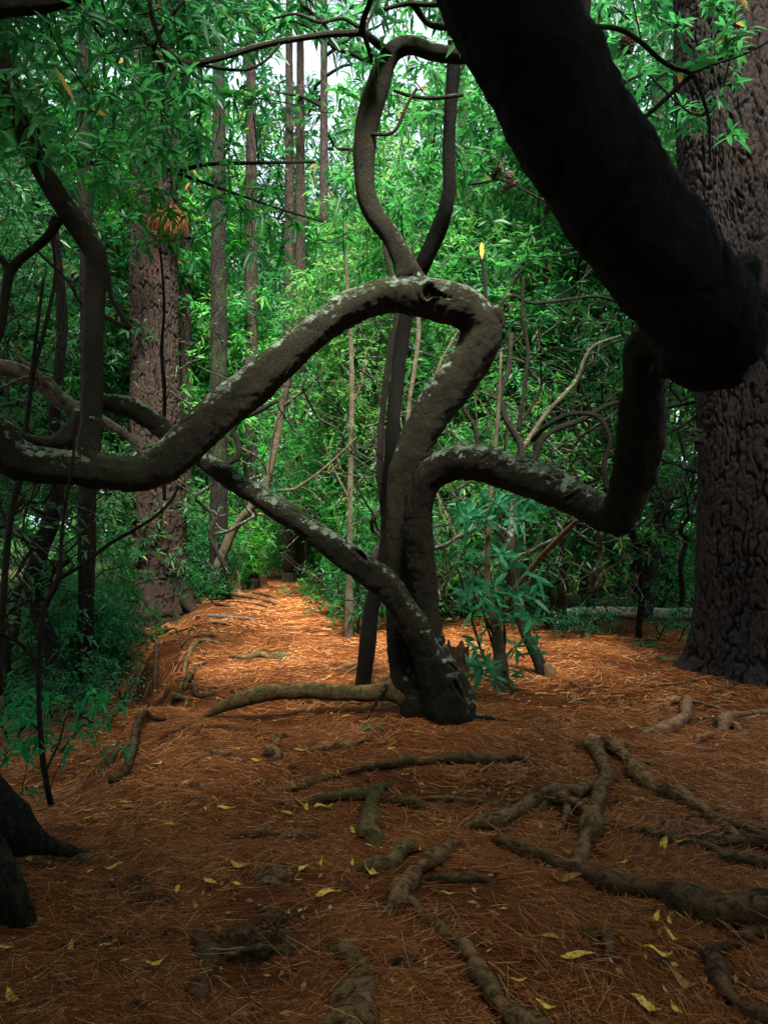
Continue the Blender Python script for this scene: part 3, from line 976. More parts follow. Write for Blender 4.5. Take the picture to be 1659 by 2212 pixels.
# stems, sprouts and leaves right of the twisted tree
d = gd(1085, 1492)
tr = pxtargets(26, 1000, 1170, 1050, 1290, 5.3, 6.3, -0.6, 6)
tr = np.vstack([tr, pxtargets(15, 1020, 1170, 1300, 1475, 5.4, 6.0, -0.6, 7)])
stem_tree('sprouting_shrub', 'blue-green shrub sprouting round a dark stub and a pale pole right of the twisted tree', 'shrub',
          [[(1086, 1500, 36, d), (1083, 1450, 30, d), (1075, 1380, 26, d), (1066, 1330, 20, d), (1058, 1290, 14, d), (1052, 1240, 13, d), (1056, 1120, 10, d), (1062, 1040, 9, d), (1075, 900, 8, d), (1082, 760, 6, d)],
           [(1075, 1470, 8, d), (1045, 1420, 6, d), (1022, 1350, 5, d), (1005, 1290, 4, d), (990, 1230, 4, d)],
           [(1078, 1440, 7, d), (1060, 1380, 5, d), (1040, 1310, 4, d), (1028, 1230, 3, d)],
           [(1086, 1440, 8, d), (1090, 1370, 6, d), (1085, 1300, 5, d), (1100, 1240, 4, d)],
           [(1080, 1420, 6, d), (1060, 1360, 5, d), (1015, 1260, 4, d), (1000, 1180, 4, d)]],
          ['stem_pale', 'stem_dark', 'stem_dark', 'stem_dark', 'stem_dark'], (tr, [at(1066, 1330, d), at(1056, 1120, d), at(1086, 1440, d), at(1028, 1230, d)], 0.15, 7), seed=40, lmat='leaf_teal', droop=.12)
d = gd(1172, 1458)
stem_tree('leaning_tree', 'dark leaning tree with mottled top, its cut foot right of the sprouting shrub', 'tree',
          [[(1176, 1466, 30, d), (1165, 1430, 27, d), (1150, 1400, 25, d), (1132, 1362, 23, d), (1120, 1310, 22, d), (1108, 1240, 21, d), (1102, 1180, 20, d), (1108, 1100, 17, d + .2), (1118, 1030, 15, d + .3), (1126, 970, 16, d + .3), (1108, 930, 15, d + .3), (1088, 895, 13, d + .3), (1080, 850, 11, d + .3), (1098, 800, 10, d + .3), (1104, 720, 8, d + .3)],
           [(1104, 1200, 14, d), (1085, 1160, 10, d), (1055, 1130, 9, d), (1030, 1110, 7, d)],
           [(1128, 968, 11, d + .3), (1150, 935, 10, d + .4), (1178, 895, 10, d + .5), (1210, 860, 9, d + .5), (1245, 820, 8, d + .6), (1262, 775, 7, d + .6), (1285, 745, 5, d + .6), (1340, 725, 4, d + .6)]],
          ['stem_mottle', 'stem_dark', 'stem_pale'], seed=50)
d = gd(1189, 1460)
mb = MB()
h0 = hit(1188, 1462)
mb.tube([h0 + (0, 0, -.05), h0 + (-.01, 0, .05), h0 + (-.03, 0, .12)], [0.07, 0.062, 0.045], seg=12, rough=0.15, nf=14, step=0.015)
tag(mb.build('stump', M['root_tan'], None), 'small tan cut stump at the foot of the dark leaning tree', 'stump')
stem_tree('broken_branch', 'brown stick leaning against the hooked limb, its foot near the sprouting shrub', 'branch',
          [[(1072, 1340, 10, 6.6), (1100, 1290, 11, 6.4), (1140, 1238, 12, 6.2), (1175, 1195, 12, 6.0), (1215, 1155, 12, 5.8), (1250, 1120, 11, 5.6)]], 'root_tan', seed=55)
d = gd(1212, 1360)
stem_tree('fallen_tree', 'low curved dark trunk lying toward the left at the edge of the thicket', 'tree',
          [[(1218, 1362, 22, d), (1195, 1350, 24, d), (1165, 1322, 24, d), (1135, 1292, 22, d), (1105, 1262, 18, d), (1075, 1240, 14, d)]], 'stem_dark', seed=56)
stem_tree('dark_tree', 'dark many-stemmed tree standing where the curved low trunk ends', 'tree',
          [[(1222, 1366, 26, d), (1214, 1320, 18, d), (1212, 1250, 14, d), (1214, 1180, 13, d), (1208, 1100, 12, d), (1215, 1000, 10, d)],
           [(1216, 1345, 14, d), (1192, 1290, 12, d), (1180, 1230, 10, d), (1175, 1180, 9, d), (1195, 1110, 8, d), (1190, 1040, 7, d)],
           [(1214, 1250, 9, d), (1240, 1180, 8, d), (1255, 1100, 7, d)]], 'stem_dark', seed=60)
d = gd(1381, 1380)
stem_tree('sapling', 'crooked nearly black sapling under the knee of the hooked limb', 'tree',
          [[(1380, 1386, 14, d), (1379, 1350, 13, d), (1386, 1290, 13, d), (1382, 1235, 13, d), (1376, 1195, 14, d), (1368, 1165, 12, d), (1362, 1100, 11, d), (1370, 1040, 9, d)]], 'stem_black', seed=65)
d = 9.2
stem_tree('leaning_tree', 'mossy trunk leaning right in front of the big grey pine', 'tree',
          [[(1395, 1330, 30, d), (1403, 1240, 30, d), (1412, 1160, 29, d), (1428, 1105, 28, d), (1456, 1055, 26, d), (1492, 1008, 24, d), (1510, 985, 20, d)]], 'stem_mottle', seed=66)
d = 7.5
stem_tree('forked_branch', 'thin dark forked branch hanging in front of the thicket right of the elbow', 'branch',
          [[(1030, 1000, 9, d), (1028, 930, 9, d), (1000, 880, 10, d), (985, 830, 9, d), (990, 780, 8, d)],
           [(1050, 700, 6, d), (1100, 640, 7, d), (1150, 655, 7, d), (1240, 645, 7, d), (1290, 640, 7, d), (1340, 655, 7, d), (1395, 685, 7, d)],
           [(1035, 530, 6, d), (1048, 620, 8, d), (1040, 660, 9, d), (1020, 700, 9, d)],
           [(1130, 600, 7, d), (1128, 680, 8, d), (1140, 760, 8, d), (1132, 840, 9, d), (1120, 930, 9, d)]], 'stem_dark', seed=67, seg=7)
stem_tree('climbing_stem', 'pair of curling dark stems in the thicket between the hooked limb and the elbow', 'sapling',
          [[(1310, 1060, 12, 6.5), (1305, 1000, 12, 6.5), (1318, 950, 10, 6.5), (1290, 900, 10, 6.6), (1230, 895, 10, 6.7), (1180, 920, 11, 6.8), (1150, 950, 12, 7)],
           [(1150, 1000, 16, 7.2), (1180, 940, 12, 7.2), (1260, 905, 12, 7.2), (1330, 870, 10, 7.2), (1420, 880, 9, 7.2), (1505, 868, 8, 7.2)],
           [(1405, 960, 9, 7), (1440, 935, 9, 7), (1480, 915, 8, 7), (1510, 895, 8, 7)]], 'stem_dark', seed=68, seg=8)

# dark stems on the left
stem_tree('sapling', 'thin black forked sapling in the left foreground, leaves round its lower stem', 'tree',
          [[(112, 1742, 14, gd(112, 1742)), (106, 1715, 13, 3.75), (95, 1650, 12, 3.75), (88, 1580, 11, 3.75), (85, 1500, 10, 3.75), (85, 1430, 10, 3.75), (90, 1350, 12, 3.75), (103, 1300, 12, 3.75), (128, 1250, 13, 3.75), (132, 1200, 8, 3.75), (135, 1140, 7, 3.75), (146, 1070, 7, 3.75), (158, 1000, 6, 3.75), (165, 900, 5, 3.75)],
           [(130, 1248, 10, 3.75), (170, 1226, 9, 3.75), (205, 1200, 9, 3.75), (240, 1173, 8, 3.75), (290, 1145, 8, 3.75), (330, 1120, 7, 3.75), (370, 1083, 7, 3.75), (385, 1050, 5, 3.75)],
           [(86, 1440, 8, 3.75), (55, 1400, 8, 3.75), (20, 1375, 8, 3.75), (-30, 1360, 8, 3.75)],
           [(98, 1670, 5, 3.75), (130, 1600, 4, 3.8), (150, 1540, 3, 3.9), (200, 1560, 3, 4)]], 'stem_dark',
          (np.vstack([pxtargets(22, 0, 235, 1480, 1640, 3.7, 4.3, -0.6, 8), pxtargets(10, 0, 180, 1560, 1800, 3.8, 4.3, -0.6, 9)]), [at(88, 1580, 3.75), at(150, 1540, 3.9), at(200, 1560, 4)], 0.085, 7), seed=70, lmat='leaf_teal')
stem_tree('dark_tree', 'dark straight trunk in the gloom left of the big brown pine', 'tree',
          [[(186, 1500, 44, 8.3), (187, 1440, 38, 8.3), (186, 1350, 36, 8.3), (188, 1200, 36, 8.3), (190, 1060, 36, 8.3), (192, 900, 34, 8.3), (190, 700, 32, 8.3), (185, 400, 28, 8.3), (180, 100, 24, 8.3), (178, -100, 20, 8.3)]], 'dark_trunk', seed=75)
stem_tree('dark_tree', 'dark crooked trunk with pale specks at far left of the gloom', 'tree',
          [[(125, 1460, 50, 7.6), (115, 1410, 38, 7.6), (92, 1350, 34, 7.6), (75, 1290, 34, 7.6), (72, 1250, 34, 7.6), (90, 1180, 34, 7.6), (112, 1120, 36, 7.6), (125, 1050, 30, 7.6), (120, 900, 26, 7.6), (135, 700, 22, 7.6), (120, 500, 18, 7.6)],
           [(78, 1260, 16, 7.6), (110, 1240, 12, 7.5), (150, 1210, 10, 7.4)]], 'dark_trunk', seed=76)
stem_tree('sapling', 'thin greenish stem leaning at the left edge', 'sapling',
          [[(0, 1500, 16, 5), (5, 1350, 15, 5), (15, 1200, 14, 5), (28, 1100, 13, 5), (45, 1020, 12, 5), (60, 900, 10, 5), (75, 760, 8, 5), (95, 600, 7, 5)]], 'stem_mottle', seed=77, seg=8)
stem_tree('fallen_tree', 'grey broken trunk slanting behind the left end of the twisted tree', 'tree',
          [[(-40, 790, 34, 5.6), (40, 800, 30, 5.6), (90, 830, 34, 5.6), (140, 868, 34, 5.6), (190, 895, 28, 5.6), (240, 918, 22, 5.6), (285, 950, 16, 5.6), (310, 990, 10, 5.6)],
           [(95, 830, 12, 5.5), (80, 800, 9, 5.5), (40, 770, 7, 5.5), (35, 740, 6, 5.5)],
           [(140, 868, 10, 5.5), (110, 820, 8, 5.5), (60, 815, 7, 5.5), (0, 840, 6, 5.5)]], 'wood_grey', seed=78)
stem_tree('forked_branch', 'slim grey forked branches crossing behind the upright limb at left', 'branch',
          [[(280, 710, 14, 5.5), (262, 680, 12, 5.5), (240, 640, 11, 5.5), (235, 600, 9, 5.5), (225, 560, 8, 5.5)],
           [(280, 710, 12, 5.5), (240, 690, 11, 5.5), (180, 660, 9, 5.5), (150, 610, 8, 5.5), (100, 560, 7, 5.5), (60, 520, 6, 5.5)],
           [(60, 900, 10, 5), (75, 800, 9, 5), (100, 700, 8, 5), (120, 600, 7, 5), (115, 520, 6, 5)]], 'stem_mottle', seed=79, seg=8)
d = 9.0
stem_tree('slender_tree', 'thin dark stem in front of the big brown pine', 'sapling',
          [[(356, 1080, 8, 6.5), (354, 950, 9, 6.5), (356, 850, 9, 6.5), (350, 760, 8, 6.5), (355, 650, 6, 6.5), (345, 520, 5, 6.5)]], 'stem_dark', seed=81, seg=7)
stem_tree('hooked_stem', 'dark hooked stem right of the big brown pine, above the leaning stem', 'branch',
          [[(480, 1000, 10, 10), (495, 1000, 12, 10), (515, 985, 14, 10), (515, 960, 13, 10), (505, 930, 12, 10), (520, 905, 12, 10), (555, 890, 11, 10), (600, 865, 9, 10)]], 'stem_dark', seed=82, seg=8)
stem_tree('pale_branch', 'pale bent dead branch hanging over the far path', 'branch',
          [[(600, 1060, 6, 8.5), (635, 1057, 8, 8.5), (650, 1048, 7, 8.5), (690, 1020, 6, 8.5), (730, 985, 5, 8.5), (770, 945, 3, 8.5)], [(700, 1090, 4, 8.5), (670, 1060, 3, 8.5), (640, 1050, 3, 8.5)]], 'stem_pale', seed=83, seg=6)

# the trunk whose foot shows at the lower left edge
r = thing('old_tree', (-1.75, 2.9, gzs(-1.75, 2.9)), 'nearly black trunk foot with two spreading roots at the lower left edge', 'tree')
mb = MB()
P, R = trace([(-210, 1900, 430, 2.95), (-190, 1780, 300, 2.95), (-170, 1660, 235, 2.95), (-190, 1400, 200, 2.95), (-230, 1000, 190, 2.95), (-260, 400, 180, 2.95), (-290, -700, 170, 2.95)])
mb.tube(P, R, seg=30, step=0.06, rough=0.09, nf=7, seed=90, lumps=0.08)
P, R = trace([(-90, 1700, 150, 2.85), (0, 1775, 120, 2.8), (65, 1815, 70, 2.85), (115, 1832, 36, 2.9), (165, 1842, 18, 2.95), (210, 1850, 8, 3.0)])
mb.tube(P, R, seg=18, step=0.04, rough=0.09, nf=9, seed=91)
P, R = trace([(-90, 1830, 160, 2.45), (-20, 1920, 130, 2.42), (30, 1965, 70, 2.42), (70, 1995, 28, 2.42)])
mb.tube(P, R, seg=18, step=0.04, rough=0.09, nf=9, seed=92)
V, q, t, nn = fuse(mb, 0.02, 2)
V = V + nn * (0.012 * fbm(V * np.array([11, 11, 4]), 4, 95))[:, None]
mb = MB()
mb.add(V, q, 0.0)
mb.F.append(t) if len(t) else None
part(mb, 'trunk', M['dark_trunk'], r)

# ------------------------------------------------------------------ pines
def worley(u, v, per, seed):
    """distance to the edges of random cells; u wraps every per cells"""
    iu = np.floor(u).astype(np.int64)
    iv = np.floor(v).astype(np.int64)
    f1 = np.full(u.shape, 9.0)
    f2 = np.full(u.shape, 9.0)
    cid = np.zeros(u.shape)
    for a in (-1, 0, 1):
        for b in (-1, 0, 1):
            cu, cv = iu + a, iv + b
            cw = np.mod(cu, per)
            z0 = np.zeros_like(cw)
            pu = cu + _h(cw, cv, z0, seed) * 0.9
            pv = cv + _h(cw, cv, z0 + 1, seed) * 0.9
            dd = np.sqrt((u - pu) ** 2 + (v - pv) ** 2)
            c = _h(cw, cv, z0 + 2, seed)
            f2 = np.where(dd < f1, f1, np.minimum(f2, dd))
            cid = np.where(dd < f1, c, cid)
            f1 = np.minimum(f1, dd)
    return f2 - f1, cid

def pine_trunk(axis_pts, radii, nseg, dz, cell, seed, flare=0.6, lobes=5, sink=0.2):
    P, R = smooth_path(axis_pts, radii, dz)
    n = len(P)
    th = np.linspace(0, 2 * math.pi, nseg, endpoint=False)
    z = P[:, 2] - P[0, 2]
    Rm = float(np.mean(radii))
    per = max(4, int(round(2 * math.pi * Rm / cell)))
    TH, ZZ = np.meshgrid(th, z)
    nz = np.stack([np.cos(TH) * 2, np.sin(TH) * 2, ZZ * 3], -1)
    q = np.stack([np.cos(TH) * Rm, np.sin(TH) * Rm, ZZ], -1) / cell
    wob = np.stack([noise3(q * 0.7, seed + 31), noise3(q * 0.7, seed + 32), noise3(q * 0.7, seed + 33)], -1) * 0.35
    a1 = np.abs(fbm((q + wob) * np.array([0.85, 0.85, 0.20]), 2, seed))
    a2 = np.abs(fbm((q + wob) * np.array([1.7, 1.7, 0.45]), 2, seed + 1))
    a3 = np.abs(fbm((q + wob * 2) * np.array([0.8, 0.8, 1.5]), 2, seed + 2))
    f1 = sstep(0.0, 0.20, a1)
    f2 = sstep(0.0, 0.16, a2)
    f3 = sstep(0.0, 0.10, a3)
    plate = f1 * (0.45 + 0.55 * f2) * (0.55 + 0.45 * f3)
    dd = (plate * 0.048 + 0.006 * fbm(q * 2.5, 4, seed + 3) * (0.3 + plate) + 0.004 * np.round(2.5 * noise3(q * np.array([1.6, 1.6, 1.1]), seed + 4)) / 2.5) * (cell / 0.075)
    fl = np.exp(-np.maximum(ZZ - sink, 0) / 0.30)
    root = (0.5 + 0.5 * np.cos(lobes * TH + 1.1 + 0.8 * np.sin(TH * 2 + seed))) ** 1.5
    rr = R[:, None] * (1 + fl * flare * (0.25 + 0.75 * root)) * (1 + 0.03 * noise3(nz * 0.8, seed + 7)) + dd
    V = P[:, None, :] + np.stack([np.cos(TH) * rr, np.sin(TH) * rr, np.zeros_like(TH)], -1)
    i = np.arange(n - 1)[:, None] * nseg
    j = np.arange(nseg)[None, :]
    j2 = (j + 1) % nseg
    F = np.stack([i + j, i + j2, i + nseg + j2, i + nseg + j], -1).reshape(-1, 4)
    mb = MB()
    mb.add(V.reshape(-1, 3), F, plate.ravel())
    return mb

def tufts(C, A, L=0.2, k=22, w=0.03):
    mb = MB()
    whorls(mb, C, A, k, L, False, 0.05, 0.9, w)
    return mb

def pine_crown(root, base, h0, h1, rad, nb, seed, lmat='needle_green', L=0.22, name='crown', k=20):
    rg = np.random.default_rng(seed)
    lines, C, A = [], [], []
    for b in range(nb):
        z = h0 + (h1 - h0) * (b + rg.random()) / nb
        a = rg.random() * 6.28
        rr = rad * (1.05 - 0.7 * (z - h0) / (h1 - h0)) * rg.uniform(0.6, 1.1)
        dr = np.array([math.cos(a), math.sin(a), 0.15])
        p0 = np.array(base) + (0, 0, z)
        pts = [p0, p0 + dr * rr * 0.35 + (0, 0, 0.1), p0 + dr * rr * 0.7, p0 + dr * rr + (0, 0, 0.15)]
        lines.append((np.array(pts), np.array([0.045, 0.035, 0.022, 0.008])))
        for s in range(14):
            t_ = rg.uniform(0.3, 1.05)
            q_ = p0 + dr * rr * t_ + rg.normal(0, 0.28, 3) * np.array([1, 1, 0.6])
            C.append(q_)
            A.append(dr * 0.6 + rg.normal(0, 0.5, 3) + (0, 0, 0.5))
    m = MB()
    wood(m, lines, 6, 0.3)
    part(m, 'branches', M['dark_trunk'], root)
    part(tufts(np.array(C), np.array(A), L, k, 0.035), name, M[lmat], root)

b1 = hit(345, 1340)
D1 = float(b1[1]) + 0.4
b1 = np.array([(342 - CX) / FPX * D1, D1, gzs(-3.0, D1) - 0.75])
lp = thing('pine_tree', b1, 'big brown pine with deeply cracked bark standing at the left edge of the path', 'tree', None)
ax = np.array([b1] + [at(px_, py_, D1) for px_, py_ in ((343, 1290), (342, 1200), (342, 1050), (337, 900), (334, 700), (333, 500), (334, 250), (332, 0))] + [at(330, -700, D1), at(328, -1100, D1)])
rd = np.array([70, 64, 61, 58, 53, 51, 50, 46, 43, 34, 20]) / FPX * D1 * 0.9
part(pine_trunk(ax, rd, 300, 0.022, 0.068, 5, 0.8, 5, 0.62), 'trunk', M['pine'], lp)
for k_, pts_ in enumerate(([(400, 1290, 30), (420, 1318, 24), (440, 1336, 14), (462, 1344, 7)], [(370, 1310, 34), (382, 1340, 26), (388, 1362, 12)], [(320, 1310, 34), (312, 1345, 26), (303, 1372, 12)], [(290, 1290, 30), (272, 1335, 24), (262, 1385, 14), (258, 1420, 8)], [(312, 1340, 50), (296, 1400, 62), (278, 1460, 60), (258, 1510, 50), (245, 1545, 30)])):
    P, R = trace([(a_, b_, c_, D1 - .32 - .06 * n_) for n_, (a_, b_, c_) in enumerate(pts_)])
    part(MB().tube(P, R, seg=14, step=0.03, rough=0.2, nf=10, seed=k_ + 3, lumps=.15, a=0.6), 'root', M['pine'], lp)
pine_crown(lp, b1, 10.5, 15.5, 2.8, 18, 3)

b2 = hit(1640, 1470)
D2 = float(b2[1]) + 0.45
b2 = np.array([(1636 - CX) / FPX * D2, D2, gzs(3.5, D2) - 0.2])
rp = thing('pine_tree', b2, 'massive grey pine with plated bark at the right edge', 'tree', None)
ax = np.array([b2] + [at(px_, py_, D2) for px_, py_ in ((1636, 1400), (1632, 1250), (1630, 1100), (1624, 900), (1608, 700), (1590, 520), (1574, 350), (1560, 170), (1552, 0))] + [at(1540, -400, D2), at(1530, -1300, D2)])
rd = np.array([138, 128, 118, 114, 110, 106, 102, 100, 97, 90, 80, 50]) / FPX * D2 * 0.94
part(pine_trunk(ax, rd, 420, 0.017, 0.050, 9, 0.32, 6), 'trunk', M['pine_grey'], rp)
pine_crown(rp, b2, 8.5, 13.5, 3.0, 20, 4)
mb = MB()
for a_, b_ in (((1500, 930), (1478, 945)), ((1506, 940), (1476, 930)), ((1503, 950), (1482, 962)), ((1502, 945), (1470, 955))):
    P, R = trace([(a_[0] + 14, a_[1] + 5, 14, D2 - .35), (a_[0], a_[1], 12, D2 - .35), (b_[0], b_[1], 4, D2 - .4)])
    mb.tube(P, R, seg=6, rough=0.3, nf=20, step=0.02)
part(mb, 'broken_snag', M['dark_trunk'], rp)

def far_pine(px_, py_, w_, w1, label, mat='pine_far', lean=0, top=9.0, h=14, crown=True, D=None, group=None):
    D = D or gd(px_, py_)
    bx, bz = (px_ - CX) / FPX * D, gzs((px_ - CX) / FPX * D, D)
    r = thing('pine_tree', (bx, D, bz), label, 'tree', group)
    R = w_ / 2 / FPX * D
    mb = MB()
    mb.tube([(bx, D, bz - .6), (bx, D, bz - .05), (bx, D, bz + .25), (bx, D, bz + .7), (bx + lean * .3, D, bz + h * .3), (bx + lean, D, bz + h)], [R * 2.1, R * 1.5, R * 1.2, R * 1.04, R * 0.95, R * w1], seg=24, step=0.12, rough=0.07, nf=7, seed=int(px_))
    part(mb, 'trunk', M[mat], r)
    if crown:
        pine_crown(r, (bx + lean * .8, D, bz), top, h + .5, 2.6, 20, int(px_), 'needle_green', 0.26, 'crown', 16)
    return r
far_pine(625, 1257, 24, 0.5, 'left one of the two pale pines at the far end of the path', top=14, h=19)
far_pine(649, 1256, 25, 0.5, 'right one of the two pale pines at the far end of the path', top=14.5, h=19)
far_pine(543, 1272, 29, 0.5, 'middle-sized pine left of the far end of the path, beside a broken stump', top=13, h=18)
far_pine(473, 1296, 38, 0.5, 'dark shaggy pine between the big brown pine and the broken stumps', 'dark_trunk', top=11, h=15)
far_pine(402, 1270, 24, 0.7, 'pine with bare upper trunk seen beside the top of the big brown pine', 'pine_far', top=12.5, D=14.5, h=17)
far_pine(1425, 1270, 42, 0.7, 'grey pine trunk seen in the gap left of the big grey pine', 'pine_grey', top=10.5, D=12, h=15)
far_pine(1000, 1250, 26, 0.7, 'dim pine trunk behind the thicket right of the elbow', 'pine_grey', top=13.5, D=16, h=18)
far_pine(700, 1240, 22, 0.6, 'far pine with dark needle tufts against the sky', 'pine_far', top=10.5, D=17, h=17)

# dead needles caught on the left pine
mb = MB()
n = 900
c0 = at(362, 462, D1 - 0.42)
th = rng.uniform(0, 6.28, n)
C = c0 + np.stack([rng.normal(0, 0.17, n), rng.normal(0, 0.06, n) , rng.normal(0, 0.09, n)], -1)
Dv = np.stack([rng.normal(0.25, 0.5, n), rng.normal(-0.3, 0.4, n), rng.normal(-0.55, 0.45, n)], -1)
leaf_mesh(mb, C, Dv, rng.normal(0, 1, (n, 3)), rng.uniform(.12, .26, n), np.full(n, 0.007), rng.uniform(.1, .8, n), 0.5)
tag(mb.build('needle_clump', M['needle'], None, origin=c0), 'shaggy orange clump of dead needles caught high on the big brown pine', 'needle clump')

# ------------------------------------------------------------------ exposed roots
ROOTV = []
def ground_root(name, label, strands, mat='root', cat='root', lift=0.55, rough=0.16, seg=14, group=None, end=True, arch=None):
    """each strand a list of (px, py, width px); the root lies half sunk in the soil"""
    a = strands[0][0]
    o = hit(a[0], a[1])
    mb = MB()
    for si, s in enumerate(strands):
        P, R = [], []
        for k_, q_ in enumerate(s):
            wd = q_[2]
            up = q_[3] if len(q_) > 3 else 0
            h = hit(q_[0], q_[1] + wd * 0.25)
            r_ = wd * 1.25 / 2 / FPX * h[1]
            P.append(h + (0, 0, r_ * lift + up))
            R.append(r_)
        # ends dive under the needles
        P, R = np.array(P), np.array(R)
        if end:
            for e_, f_ in ((0, 1), (-1, -2)):
                dv = P[e_] - P[f_]
                dv = dv / (np.linalg.norm(dv) + 1e-6)
                q0 = P[e_] + dv * (R[e_] * 4.0 + 0.04)
                q0[2] -= R[e_] * 1.9 + 0.01
                P = np.vstack([q0, P]) if e_ == 0 else np.vstack([P, q0])
                R = np.concatenate([[R[0] * 0.4], R]) if e_ == 0 else np.concatenate([R, [R[-1] * 0.4]])
        R = R * (1 + np.clip(0.2 * rng.normal(size=len(R)), -.35, .4))
        P = P + rng.normal(0, 1, P.shape) * R[:, None] * np.array([0.38, 0.38, 0.1])
        mb.tube(P, R, seg=seg, step=max(0.012, float(R.mean()) * 0.45), rough=rough * 1.5, nf=0.3 / max(R.mean(), 0.01), squash=0.85, seed=int(a[0]) + si, lumps=0.3)
    ROOTV.append(np.vstack(mb.V))
    return tag(mb.build(name, M[mat], None, origin=o), label, cat, group)

